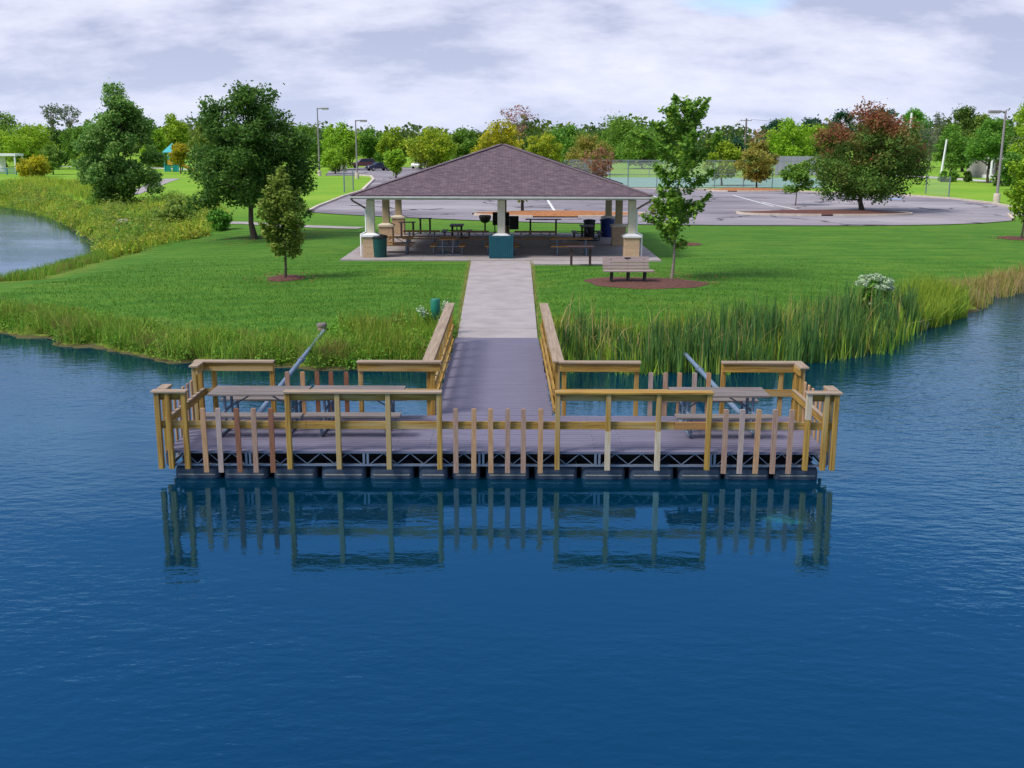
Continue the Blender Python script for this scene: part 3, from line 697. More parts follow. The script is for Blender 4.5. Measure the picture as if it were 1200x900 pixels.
for ix in (-1, 0, 1):
    for iy in (-1, 0, 1):
        if ix == 0 and iy == 0: continue
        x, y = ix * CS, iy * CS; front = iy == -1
        hh = 0.92; mt = colm if front else tanm  # columns and pier caps behind the front row are darker
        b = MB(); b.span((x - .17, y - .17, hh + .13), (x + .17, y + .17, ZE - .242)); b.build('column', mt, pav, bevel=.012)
        b = MB(); b.span((x - .34, y - .34, 0), (x + .34, y + .34, hh - .004)); pr = b.build('pier', M['pier'], pav, bevel=.01)
        b = MB(); b.prism([(x - .40, y - .40), (x + .40, y - .40), (x + .40, y + .40), (x - .40, y + .40)], hh, hh + .08)
        vs = [(x + sx * .36, y + sy * .36, hh + .082) for sx, sy in ((-1, -1), (1, -1), (1, 1), (-1, 1))] + [(x + sx * .20, y + sy * .20, hh + .16) for sx, sy in ((-1, -1), (1, -1), (1, 1), (-1, 1))]
        b.add(vs, [(0, 1, 5, 4), (1, 2, 6, 5), (2, 3, 7, 6), (3, 0, 4, 7), (4, 5, 6, 7)])
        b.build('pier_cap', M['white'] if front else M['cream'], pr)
for s in (-1, 1):
    b = MB(); b.path([(s * (EV - .05), -EV - .02, ZE - .16), (s * (EV - .12), -EV + .1, ZE - .27), (s * (CS + .4), -CS - .1, ZE - .50), (s * (CS + .21), -CS - .1, ZE - .62)], .045, 8)
    b.build('downspout', mat('downspout_brown', (.22, .17, .16), rough=.5), pav)
    b = MB(); b.path([(s * (CS + .21), -CS - .1, ZE - .62), (s * (CS + .21), -CS - .1, 1.14), (s * (CS + .45), -CS - .1, 1.02), (s * (CS + .45), -CS - .1, 0.03)], .04, 8)
    b.build('downspout', M['white'], pav)

# ------------------------------------------------------------------ picnic tables
def picnic_table(label, loc, rz=0, L_=1.83, plank='bwood_x', frame='galv', group=None, top_h=0.76):
    t = thing('picnic_table', label, 'picnic table', loc, rz, group)
    b = MB()
    for k in range(5): b.box((0, -0.29 + .145 * k, top_h - .02), (L_, .138, .04))
    b.build('tabletop', M[plank], t, bevel=.006)
    for s in (-1, 1):
        b = MB()
        for k in (-.5, .5): b.box((0, s * .66 + k * .142, .45 - .02), (L_, .136, .04))
        b.build('bench_seat', M[plank], t, bevel=.006)
    for s in (-1, 1):
        x = s * L_ * .34
        b = MB()
        b.path([(x, -.24, top_h - .045), (x, -.24, .10), (x, -.22, .035), (x, .22, .035), (x, .24, .10), (x, .24, top_h - .045)], .03, 8)
        b.path([(x, -.78, .405), (x, .78, .405)], .026, 8)
        b.path([(x, -.66, .40), (x, -.66, .06), (x, -.60, .03), (x, -.24, .03)], .026, 8)
        b.path([(x, .66, .40), (x, .66, .06), (x, .60, .03), (x, .24, .03)], .026, 8)
        b.path([(x, -.34, top_h - .047), (x, .34, top_h - .047)], .024, 8)
        b.build('leg_frame', M[frame], t)
        b = MB(); b.path([(x, 0, .41), (x - s * .52, 0, top_h - .05)], .016, 6); b.build('brace', M['galv'], t)
    return t
DZ = 0.48         # deck level above the water
picnic_table('weathered grey picnic table on the dock, at the far left end of the deck', (-4.82, 19.72, DZ), 0, 1.84, 'owood_x', 'bluesteel', 'picnic tables on the dock')
picnic_table('weathered picnic table on the dock, behind the left stretch of full height front railing', (-2.96, 19.76, DZ), 0, 1.78, 'owood_x', 'bluesteel', 'picnic tables on the dock')
picnic_table('weathered grey picnic table on the dock standing alone on the right half of the deck', (3.95, 19.70, DZ), 0, 1.82, 'owood_x', 'bluesteel', 'picnic tables on the dock')
S = SLAB_Z
gp = 'picnic tables under the pavilion'
def tx(px, d): return X_at(px, 275, d)
picnic_table('wooden picnic table under the pavilion beside the green bin and left front pier', (tx(461, 49.6), 49.6, S), 0, 1.83, 'bwood_x', 'galv', gp)
picnic_table('brown picnic table under the pavilion turned end-on, left of the teal bin enclosure', (tx(525, 49.3), 49.3, S), PI / 2, 1.83, 'bwood_x', 'galv', gp)
picnic_table('brown picnic table turned end-on, half hidden behind the teal bin enclosure', (tx(588, 49.3), 49.3, S), PI / 2, 1.83, 'bwood_x', 'galv', gp)
picnic_table('yellow brown picnic table under the pavilion behind the narrow serving table', (tx(669, 49.2), 49.2, S), 0, 1.95, 'bwood_x', 'bluesteel', gp)
picnic_table('dark picnic table deep in the pavilion in front of the left rear pier', (tx(494, 53.0), 53.0, S), 0, 1.83, 'bwood_x', 'galv', gp)
picnic_table('dark picnic table deep in the pavilion left of the centre column', (tx(551, 52.8), 52.8, S), 0, 1.83, 'bwood_x', 'galv', gp)
picnic_table('dark picnic table deep in the pavilion right of the centre column', (tx(627, 52.8), 52.8, S), 0, 2.1, 'bwood_x', 'galv', gp)
picnic_table('small dark picnic table at the back of the pavilion beside the black and blue bins', (tx(687, 56.6), 56.6, S), PI / 2, 1.5, 'brown_table', 'grill', gp)
picnic_table('dark picnic table turned end-on behind the row at the back left of the pavilion', (tx(535, 57.0), 57.0, S), PI / 2, 1.5, 'brown_table', 'grill', gp)

def serving_table(label, loc, w, h=0.80, rz=0):
    t = thing('serving_table', label, 'serving table', loc, rz, 'narrow serving tables')
    b = MB()
    for k in range(3): b.box((0, -.17 + .17 * k, h - .02), (w, .16, .04))
    b.build('tabletop', M['brown_table'], t, bevel=.005)
    for s in (-1, 1):
        b = MB(); b.span((s * w * .36 - .05, -.05, 0), (s * w * .36 + .05, .05, h - .10)); b.box((s * w * .36, 0, h - .07), (.08, .5, .05)); b.build('leg', M['brown_table'], t)
    return t
sx_, sy_, _ = P(680, 310.5, S); serving_table('narrow dark brown serving table on the front edge of the pavilion pad near the bench', (sx_, sy_, S), 1.1, 0.80)
serving_table('long dark brown serving table at the back of the pavilion before the orange mulch', (tx(636, 60.0), 60.0, S), 2.0, 0.86)
serving_table('short dark brown serving table at the back left of the pavilion', (tx(498, 60.2), 60.2, S), 0.75, 0.88)
serving_table('dark brown serving table beside the left rear pier at the back of the pavilion', (tx(477, 58.4), 58.4, S), 0.9, 0.80)

# bins and grills under the roof
def round_bin(label, loc, r, h, mt, lid='black', group=None):
    t = thing('litter_bin', label, 'litter bin', loc, 0, group)
    b = MB(); b.lathe([(r * .86, 0), (r * .88, .03), (r * .97, h * .86), (r * .97, h * .88)], n=24); b.build('body', M[mt], t)
    b = MB(); b.lathe([(r * 1.06, h * .865), (r * 1.08, h * .92), (r * .98, h * .97), (r * .55, h), (r * .5, h * .97)], n=24); b.build('lid', M[lid], t)
    return t
bx_, by_, _ = P(444.5, 301.5, S); round_bin('dark green round litter bin with black lid beside the left front pier', (bx_, by_, S), .36, 1.0, 'green_bin')
round_bin('black round litter bin at the back of the pavilion, beside the small dark table', (tx(690, 58.2), 58.2, S), .32, .98, 'black')
round_bin('blue recycling bin standing in front of the right rear pier of the pavilion', (tx(711, 58.6), 58.6, S), .40, 1.0, 'blue_bin', 'blue_bin')
t = thing('charcoal_grill', 'black bowl shaped charcoal grill on a post behind the pavilion left of the centre column', 'grill', (tx(568, 61.6), 61.6, gz(tx(568, 61.6), 61.6)))
b = MB(); b.lathe([(.05, .55), (.22, .62), (.33, .80), (.36, .98), (.30, 1.02), (.28, .97)], n=20); b.build('fire_bowl', M['grill'], t)
b = MB(); b.tube((0, 0, 0), (0, 0, .6), .05); b.build('post', M['grill'], t)
t = thing('barbecue_smoker', 'large black barbecue smoker with rounded lid behind the white centre column', 'grill', (tx(590, 59.3), 59.3, S))
b = MB(); b.path([(-.62, 0, .92), (.30, 0, .92)], .36, 20); b.build('barrel', M['grill'], t)
b = MB(); b.span((.32, -.3, .35), (.82, .3, 1.06)); b.build('firebox', M['grill'], t, bevel=.02)
for s in (-.5, .22):
    for q in (-.22, .22):
        b = MB(); b.tube((s, q, 0), (s, q * .8, .7), .03); b.build('leg', M['grill'], t)
# slatted enclosure in front of the centre column
ex_, ey_, _ = P(587, 303.0, S)
t = thing('bin_enclosure', 'teal slatted bin enclosure in front of the centre column of the pavilion', 'bin enclosure', (ex_, ey_ + .32, S))
b = MB(); n_ = 13
for k in range(n_):
    x = -.53 + 1.06 * (k + .5) / n_
    b.box((x, -.31, .49), (.066, .03, .94)); b.box((x, .31, .49), (.066, .03, .94))
for k in range(7):
    y = -.29 + .58 * (k + .5) / 7
    for s in (-1, 1): b.box((s * .53, y, .49), (.03, .066, .94))
b.build('slats', M['teal'], t)
b = MB(); b.span((-.50, -.285, .02), (.50, .285, .90)); b.build('inner_box', M['dark'], t)
b = MB(); b.span((-.55, -.33, .965), (.55, -.10, 1.0)); b.span((-.55, .10, .965), (.55, .33, 1.0)); b.build('top_rim', M['teal'], t)

# ------------------------------------------------------------------ park bench
bx_, by_, bz_ = G(735, 331)
t = thing('park_bench', 'lilac brown slatted park bench standing at the edge of the red mulch bed', 'bench', (bx_, by_, gz(bx_, by_) + .03), R(2))
b = MB()
for k in range(4): b.box((0, -.36 + .115 * k, .44), (1.86, .10, .045))
b.build('seat', M['bench'], t, bevel=.006)
b = MB()
for k in range(4): b.box((-.06, .10 + .035 * k, .53 + .115 * k), (1.74, .04, .10), Matrix.Rotation(R(-16), 3, 'X'))
br = b.build('backrest', M['bench'], t, bevel=.006)
b = MB(); b.box((0, .165, .878), (.22, .006, .05), Matrix.Rotation(R(-16), 3, 'X')); b.build('plaque', M['grill'], br)
for x in (-.62, 0, .62):
    b = MB(); b.beam((x, -.30, 0), (x, -.30, .42), .07, .07); b.beam((x, .06, 0), (x, .06, .42), .07, .07); b.beam((x, -.38, .395), (x, .10, .395), .05, .05); b.beam((x, .07, .40), (x, .22, .92), .05, .04)
    b.build('leg_frame', M['grill'], t)

# ------------------------------------------------------------------ floating fishing dock
DX0, DX1 = -6.19, 5.66; DY0, DY1 = 18.2, 20.75
dock = thing('fishing_dock', 'wide floating fishing dock with yellow timber railings on dark floats', 'dock', (-0.265, DY0, 0))
def db(name, b, mt, bevel=0.0, par=None): 
    o = b.build(name, mt, None)
    p = dock.location
    for v in o.data.vertices: v.co = v.co - p
    o.parent = par or dock
    if bevel:
        m_ = o.modifiers.new('bevel', 'BEVEL'); m_.width = bevel; m_.segments = 1
    return o
# deck boards run along the dock
b = MB(); nb = 18; bw = (DY1 - DY0) / nb
for k in range(nb):
    y = DY0 + bw * k
    for xa, xb in ((DX0, -2.1 + .6 * (k % 2)), (-2.094 + .6 * (k % 2), 2.0 - .5 * (k % 2)), (2.006 - .5 * (k % 2), DX1)):
        b.span((xa, y + .005, DZ - .035), (xb, y + bw - .005, DZ - random.uniform(0, .003)))
db('deck_boards', b, M['deck'])
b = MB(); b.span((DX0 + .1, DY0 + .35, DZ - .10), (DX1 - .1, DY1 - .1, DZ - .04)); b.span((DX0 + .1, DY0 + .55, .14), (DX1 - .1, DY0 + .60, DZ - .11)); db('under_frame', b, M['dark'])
# front truss
def truss(y, x0, x1, verts):
    b = MB(); zt, zb = DZ - .065, .185
    b.span((x0, y - .02, zt + .015), (x1, y + .03, zt + .055)); b.span((x0, y - .02, zb + .01), (x1, y + .03, zb + .045))
    for x in verts:
        for q in (-.035, .035): b.span((x + q - .02, y - .018, zb + .045), (x + q + .02, y + .022, zt + .015))
    for xa, xb in zip(verts[:-1], verts[1:]):
        n_ = max(2, round((xb - xa) / .53)); w = (xb - xa - .16) / n_
        for k in range(n_):
            xl = xa + .08 + w * k
            b.beam((xl, y + .004, zb + .045), (xl + w / 2, y + .004, zt + .015), .013, .013); b.beam((xl + w / 2, y + .004, zt + .015), (xl + w, y + .004, zb + .045), .013, .013)
    return b
vx = [DX0 + .04] + [(p - 600) / 65.7 for p in (289, 427.7, 564, 701, 837)] + [DX1 - .04]
db('truss', truss(DY0 + .03, DX0, DX1, vx), M['galv'])
db('truss', truss(DY1 - .03, DX0, DX1, vx), M['galv'])
b = MB()
for x in (DX0 + .03, DX1 - .03):
    b.span((x - .02, DY0 + .07, DZ - .065), (x + .03, DY1 - .07, DZ - .04)); b.span((x - .02, DY0 + .07, .185), (x + .03, DY1 - .07, .23))
db('side_beam', b, M['galv'])
# floats
for pa, pb in ((199, 252), (257, 310), (316, 368), (373, 426), (431, 483), (489, 524), (529, 562), (569, 621), (627, 678), (683, 735), (740, 793), (798, 850), (854, 907), (913, 965)):
    xa, xb = (pa - 600) / 65.9, (pb - 600) / 65.9
    for row in (0, 1):
        ya = DY0 + .04 + row * 1.35; yb = ya + 1.15
        b = MB(); b.span((xa, ya, -.22), (xb, yb, .185)); fl = db('float', b, M['float'])
        m_ = fl.modifiers.new('bevel', 'BEVEL'); m_.width = .10; m_.segments = 4
        if row == 0:
            b = MB(); b.span((xa + .07, ya - .004, .012), (xb - .07, ya + .02, .032)); sc_ = db('water_line', b, M['scum'], par=fl)
# railings
TOP = DZ + 1.08; MIDT, MIDB = DZ + .55, DZ + .41
def fx(px, z=1.3): return (px - 600) / F * (DY0 * math.cos(PITCH) + (CAM_Z - z) * math.sin(PITCH))
def rx_(px, z=1.3): return (px - 600) / F * (DY1 * math.cos(PITCH) + (CAM_Z - z) * math.sin(PITCH))
YF = DY0 - .055     # line of the front posts (bolted to the outside)
YR = DY1 + .055
def post(x, y, z0, z1, mt='ywood_z', w=.089, name='post'):
    b = MB(); b.span((x - w / 2, y - w / 2, z0), (x + w / 2, y + w / 2, z1)); return db(name, b, M[mt], .006)
front = [184.5, 196.8, 215.8, 337.2, 395.6, 454.8, 514.8, 653.8, 713.2, 772.2, 831.4, 947.8, 968.5, 979.8]
fpx = [fx(p, TOP) for p in front]
for p, x in zip(front, fpx):
    o = post(x, YF, .16, TOP - .002)
    if p in (713.2, 772.2): 
        o.scale = (1, 1, 1); b = MB(); b.span((x - .0455, YF - .047, .158), (x + .0455, YF + .0455, DZ + .40)); db('bleached_patch', b, M['bleached_post'], 0, o).location = (0, 0, 0)
    if p == 947.8:
        b = MB(); b.span((x - .0455, YF - .047, DZ + .62), (x + .0455, YF + .0455, TOP - .004)); db('bleached_patch', b, M['bleached_post'], 0, o)
def cap(xa, xb, y, mt='gwood_x', w=.19):
    b = MB(); b.span((xa, y - .07, TOP), (xb, y - .07 + w, TOP + .038)); return db('cap_rail', b, M[mt], .005)
def rail_x(xa, xb, y, z0, z1, mt='ywood_x'):
    b = MB(); b.span((xa, y - .019, z0), (xb, y + .019, z1)); return db('rail', b, M[mt], .004)
YFI = YF + .066      # rails on the inner face of the front posts
cap(fpx[3] - .06, fpx[6] + .05, YF, 'gwood_x'); cap(fpx[7] - .05, fpx[10] + .06, YF, 'ywood_x')
cap(fpx[0] - .09, fpx[2] + .06, YF); cap(fpx[11] - .06, fpx[13] + .09, YF)
for a_, c in ((3, 6), (7, 10), (0, 2), (11, 13)): rail_x(fpx[a_] - .04, fpx[c] + .04, YFI, TOP - .145, TOP - .004)
for xa, xb in ((fpx[0], fpx[3] + .3), (fpx[3] + .305, fpx[7] + .4), (fpx[7] + .405, fpx[9] + .3)):
    rail_x(xa, xb, YFI, MIDB, MIDT)
rail_x(fpx[9] + .305, fpx[10] - .02, YFI, MIDB, MIDT, 'bwood_x'); rail_x(fpx[10] - .015, fpx[13], YFI, MIDB, MIDT)
def picket(x, y, mt, z0=.095, z1=None, w=.089, lean=0.0):
    z1 = z1 or DZ + .80
    b = MB(); c = .012; h = w / 2; t_ = .019
    vs = []
    for yy in (y - t_, y + t_):
        vs += [(x - h + lean * .0, yy, z0), (x + h, yy, z0), (x + h + lean, yy, z1 - c), (x + h - c + lean, yy, z1), (x - h + c + lean, yy, z1), (x - h + lean, yy, z1 - c)]
    b.add(vs, [(0, 1, 2, 3, 4, 5), (11, 10, 9, 8, 7, 6)] + [((i + 1) % 6, i, i + 6, (i + 1) % 6 + 6) for i in range(6)])
    return db('picket', b, M[mt])
YP = YF - .005
for p, mt in ((238.8, 'tan_picket'), (256.2, 'lilac_picket'), (278.5, 'rust_picket'), (297.4, 'pink_picket'), (317.6, 'rust_picket'),
              (534, 'pink_picket'), (555, 'tan_picket'), (575.2, 'tan_picket'), (594.9, 'pink_picket'), (613.5, 'pink_picket'), (633.6, 'tan_picket'),
              (850.6, 'pink_picket'), (869.3, 'lilac_picket'), (888.2, 'tan_picket'), (908.3, 'pink_picket'), (927.2, 'pink_picket')):
    picket(fx(p, DZ + .8), YP, mt, lean=random.uniform(-.012, .012))
# rear railing
rp = {k: rx_(k, TOP) for k in (233, 249, 317.6, 421.8, 506.5, 661.5, 746.8, 848.8, 917, 934, 940)}
for k in (233, 249, 317.6, 421.8, 506.5, 661.5, 746.8, 848.8, 917, 934): post(rp[k], YR, .16, TOP - .002)
for pa, pb in ((227, 321), (418, 517), (655, 751), (846, 941)):
    xa, xb = rx_(pa, TOP), rx_(pb, TOP)
    b = MB(); b.span((xa, YR - .12, TOP), (xb, YR + .06, TOP + .038)); db('cap_rail', b, M['gwood_x'], .005)
    rail_x(xa + .02, xb - .02, YR - .066, TOP - .17, TOP - .004)
for pa, pb in ((233, 420), (421, 512), (656, 845), (846, 936)):
    rail_x(rx_(pa, 1) + .003, rx_(pb, 1) - .003, YR - .066, MIDB, MIDT)
for p, mt in ((336, 'pink_picket'), (354, 'tan_picket'), (371, 'rust_picket'), (387.3, 'rust_picket'), (405.3, 'rust_picket'),
              (763, 'lilac_picket'), (780.3, 'pink_picket'), (796.8, 'tan_picket'), (814.5, 'lilac_picket'), (831, 'tan_picket')):
    picket(rx_(p, 1.2), YR + .004, mt, .10, DZ + .88)
# side railings
for s, xs_, inner in ((-1, DX0 - .055, .066), (1, DX1 + .055, -.066)):
    for y, hi in ((DY0 + .28, TOP), (DY1 - .05, TOP), (DY1 - .42, TOP)): post(xs_, y, .16, hi - .002)
    def side(name, ya, yb, z0, z1, mt='ywood_y', th=.038, dx=0):
        b = MB(); b.span((xs_ + inner + dx - th / 2, ya, z0), (xs_ + inner + dx + th / 2, yb, z1)); return db(name, b, M[mt], .004)
    side('rail', DY0 + .05, DY1 - .03, MIDB, MIDT)
    side('rail', DY0 + .05, DY0 + .42, TOP - .145, TOP - .004); side('rail', DY1 - .50, DY1 - .04, TOP - .145, TOP - .004)
    b = MB(); b.span((xs_ - .08, DY0 + .10, TOP + .001), (xs_ + .10, DY0 + .46, TOP + .039)); db('cap_rail', b, M['gwood_y'], .005)
    b = MB(); b.span((xs_ - .08, DY1 - .52, TOP + .001), (xs_ + .10, DY1 - .075, TOP + .039)); db('cap_rail', b, M['gwood_y'], .005)
    side('handrail', DY0 + .1, DY1 - .1, MIDT + .001, MIDT + .03, 'gwood_y', .07)
    ps = ('pink_picket', 'tan_picket', 'lilac_picket', 'tan_picket', 'pink_picket', 'tan_picket') if s < 0 else ('tan_picket',) * 6
    for k, mt in enumerate(ps):
        y = DY0 + .56 + k * .265
        b = MB(); b.span((xs_ - s * .0 - .019, y - .045, .10), (xs_ + .019, y + .045, DZ + .86)); db('picket', b, M[mt], .01)

# ------------------------------------------------------------------ gangway
gw = thing('gangway', 'straight boarded gangway with timber handrails leading from the dock to the concrete path', 'gangway', (-.42, DY1 + .01, 0))
GY0, GY1 = DY1 + .012, 29.40
def gb(name, b, mt, bevel=0.0):
    o = b.build(name, mt, None)
    for v in o.data.vertices: v.co = v.co - gw.location
    o.parent = gw
    if bevel:
        m_ = o.modifiers.new('bevel', 'BEVEL'); m_.width = bevel; m_.segments = 1
    return o
def gxl(y): t = (y - GY0) / (GY1 - GY0); return -1.56 + .01 * t
def gxr(y): t = (y - GY0) / (GY1 - GY0); return .80 - .08 * t
b = MB(); n_ = 62; w = (GY1 - GY0) / n_
for k in range(n_):
    ya, yb = GY0 + w * k + .005, GY0 + w * (k + 1) - .005; j = random.uniform(-.02, .02)
    b.span((gxl(ya) - .03 + j, ya, DZ - .035), (gxr(ya) + .03 + j, yb, DZ))
gb('deck_boards', b, M['deck'])
b = MB()
for q in (-1, 0, 1): b.beam(((gxl(GY0) if q < 0 else gxr(GY0) if q > 0 else -.4) - q * .12, GY0, DZ - .17), ((gxl(GY1) if q < 0 else gxr(GY1) if q > 0 else -.4) - q * .12, GY1, DZ - .17), .07, .26)
gb('under_frame', b, M['galv'])
for s, fn in ((-1, gxl), (1, gxr)):
    for k in range(8):
        y = GY0 + .10 + k * 1.09; x = fn(y) + s * .12
        b = MB(); b.span((x - .045, y - .045, DZ - .25), (x + .045, y + .045, TOP - .002)); gb('post', b, M['ywood_z'], .005)
    ye = GY0 + .14 + 7 * 1.09
    for (za, zb, off, mt, nm) in ((TOP - .145, TOP - .004, .056, 'ywood_y', 'rail'), (MIDB, MIDT, .056, 'ywood_y', 'rail'), (DZ + .06, DZ + .15, .056, 'ywood_y', 'rail')):
        b = MB(); b.beam((fn(GY0) + s * off, GY0 + .02, (za + zb) / 2), (fn(ye) + s * off, ye, (za + zb) / 2), .036, zb - za); gb(nm, b, M[mt])
    b = MB(); b.beam((fn(GY0) + s * .13, GY0 + .02, TOP + .02), (fn(ye) + s * .13, ye + .04, TOP + .02), .235, .038); gb('cap_rail', b, M['gwood_y'], .005)

# mooring pipes and the pile they hinge on
px_, py_, _ = P(377.5, 396, .2)
t = thing('mooring_pile', 'short weathered round mooring pile in the shore grass', 'pile', (px_, py_, -.08))
b = MB(); b.lathe([(.13, 0), (.135, .4), (.13, .62)], n=14); b.build('shaft', M['gwood_z'], t)
b = MB(); b.lathe([(.15, .62), (.15, .69), (.12, .71)], n=14); b.build('cap', M['owood_x'], t)
for lab, a_, c, mt in (('blue grey steel pipe slanting from the round mooring pile to the left dock half', (px_ + .08, py_ - .12, .42), (-5.2, DY1 + .02, .42), 'bluesteel'),
                   ('blue grey steel pipe slanting out of the cattails to the right dock half', (X_at(792, 402, 29.2), 29.2, .36), (4.72, DY1 + .02, .42), 'bluesteel')):
    t = thing('mooring_pipe', lab, 'mooring pipe', a_, 0, 'mooring pipes of the dock')
    d = Vector(c) - Vector(a_)
    b = MB(); b.tube((0, 0, 0), d, .055, n=12); b.build('pipe', M[mt], t)
    b = MB(); q = d * .42; b.tube(q - d.normalized() * .07, q + d.normalized() * .07, .072, n=12); b.beam(q + Vector((-.10, 0, .0)), q + Vector((.10, 0, .0)), .03, .05); b.build('clamp', M['galv'], t)
    b = MB(); b.tube(d + Vector((0, .0, .0)), d - d.normalized() * .16, .075, n=12); b.build('hinge', M['galv'], t)

# green tube dispenser beside the gangway
gx_, gy_, gz_ = G(510.5, 394)
t = thing('line_recycling_tube', 'green tube on a post in the shore grass beside the gangway rail', 'recycling tube', (gx_, gy_, gz_ - .05))
b = MB(); b.span((-.05, -.05, 0), (.05, .05, .75)); b.build('post', M['green_post'], t)
b = MB(); b.lathe([(.125, .52), (.135, .53), (.135, 1.10), (.11, 1.13)], n=16); b.build('tube', M['green_post'], t)
b = MB(); b.box((.08, -.10, .42), (.10, .05, .26)); b.build('notice', M['white'], t)

# ------------------------------------------------------------------ trees
def leaf_quads(C, size, rg, up=0.35, aspect=0.62):
    """diamond leaves with random facing at the centres C"""
    n = len(C); nrm = rg.normal(size=(n, 3)); nrm[:, 2] += up * np.sign(nrm[:, 2]) ; nrm /= np.linalg.norm(nrm, axis=1)[:, None]
    t = rg.normal(size=(n, 3)); t -= (t * nrm).sum(1)[:, None] * nrm; t /= np.linalg.norm(t, axis=1)[:, None]
    b = np.cross(nrm, t); s = size * rg.uniform(.6, 1.35, n)[:, None]
    v = np.stack([C - t * s, C + b * s * aspect - nrm * s * .15, C + t * s, C - b * s * aspect - nrm * s * .15], 1).reshape(-1, 3)
    return v, np.arange(n * 4).reshape(-1, 4)
PROF = {
    'round':  [(0, .35), (.15, .78), (.35, 1), (.6, .95), (.8, .70), (.93, .40), (1, .08)],
    'broad':  [(0, .55), (.12, .92), (.3, 1), (.55, .92), (.75, .72), (.9, .48), (1, .16)],
    'cone':   [(0, .65), (.1, .95), (.25, 1), (.5, .78), (.75, .48), (.92, .22), (1, .04)],
    'oval':   [(0, .3), (.2, .75), (.45, 1), (.7, .85), (.88, .5), (1, .1)],
    'vase':   [(0, .18), (.2, .42), (.45, .72), (.7, 1), (.88, .85), (1, .35)],
    'column': [(0, .4), (.2, .8), (.45, 1), (.7, .8), (.9, .45), (1, .1)],
}
def tree_meshes(H, Rr, zb, shape, leaf, nl, nc=None, rc=None, seed=0, trunk_r=None, lobes=.22, sparse=0.0, lean=(0, 0), extra=None, hollow=.42, limbs=14, multi=1, spread=(1., 1., .72)):
    """(trunk mesh builder, crown arrays): height H, crown radius Rr from zb up"""
    rg = np.random.default_rng(seed * 101 + 5)
    nc = nc or 90; rc = rc or Rr * .24
    pr = np.array(PROF[shape]); ph = rg.uniform(0, 6.28, 6)
    hs = rg.uniform(0.02, 1.0, nc * 3); wgt = np.interp(hs, pr[:, 0], pr[:, 1]); keep = rg.uniform(0, 1, nc * 3) < wgt; hs = hs[keep][:nc]; n = len(hs)
    th = rg.uniform(0, 6.283, n); rad = np.interp(hs, pr[:, 0], pr[:, 1]) * Rr
    lob = 1 + lobes * np.sin(2 * th + ph[0] + hs * 3) + lobes * .8 * np.sin(3 * th + ph[1] - hs * 5) + lobes * .55 * np.sin(hs * 14 + ph[2] + th)
    rr = rad * lob * np.clip(rg.uniform(0, 1, n), 0.02, 1) ** hollow
    cc = np.stack([rr * np.cos(th) + lean[0] * hs, rr * np.sin(th) + lean[1] * hs, zb + (H - zb - rc * .5) * hs], 1)
    if extra is not None:
        ex = np.array(extra, float); cc = np.vstack([cc, ex[:, :3]])
    sz = rg.uniform(.6, 1.35, len(cc)) * rc
    if extra is not None: sz[-len(extra):] = ex[:, 3]
    w = sz ** 2.2; cnt = np.maximum(6, (nl * w / w.sum()).astype(int))
    if sparse: cnt = (cnt * (rg.uniform(0, 1, len(cc)) > sparse)).astype(int)
    idx = np.repeat(np.arange(len(cc)), cnt)
    g = rg.normal(size=(len(idx), 3)); g /= np.linalg.norm(g, axis=1)[:, None]; g *= rg.uniform(0.15, 1, len(idx))[:, None] ** .45
    pts = cc[idx] + g * sz[idx][:, None] * np.array(spread) + rg.normal(size=(len(idx), 3)) * rc * .16
    # stray sprigs break the outline
    k = max(10, len(pts) // 14); pick = rg.choice(len(pts), k); ctr = np.array([0, 0, zb + (H - zb) * .45])
    d = pts[pick] - ctr; d /= np.linalg.norm(d, axis=1)[:, None] + 1e-6
    pts[pick] += d * rg.uniform(.0, .65, k)[:, None] * rc * 1.2
    pts = pts[pts[:, 2] > zb * .55]
    crown = leaf_quads(pts, leaf, rg)
    tr = trunk_r or max(.05, H * .018)
    mb = MB()
    zt = zb + (H - zb) * .72
    def bend(z): return Vector((lean[0] * max(0, (z - zb) / (H - zb)) + .05 * Rr * math.sin(z * 1.3 + ph[3]), lean[1] * max(0, (z - zb) / (H - zb)) + .05 * Rr * math.cos(z * 1.1 + ph[4]), z))
    zs_ = np.linspace(0, zt, 8)
    mb.path([bend(z) - (Vector((bend(0).x, bend(0).y, 0)) if True else 0) for z in zs_], [tr * (1.35 if i == 0 else 1.0) * (1 - .82 * (z / zt)) + .008 for i, z in enumerate(zs_)], 9)
    o0 = Vector((bend(0).x, bend(0).y, 0))
    order = rg.permutation(len(cc))[:limbs]
    for i in order:
        e = Vector(cc[i]); s0 = zb * .85 + (e.z - zb) * rg.uniform(.15, .55); s0 = min(max(s0, zb * .6), zt * .96)
        a_ = bend(s0) - o0; m1 = a_.lerp(e, .5) + Vector((0, 0, -.06 * (e - a_).length)); r0 = tr * .5 * (1 - .7 * s0 / H)
        mb.path([a_, m1, e], [r0, r0 * .6, r0 * .18 + .004], 6)
    return mb, crown
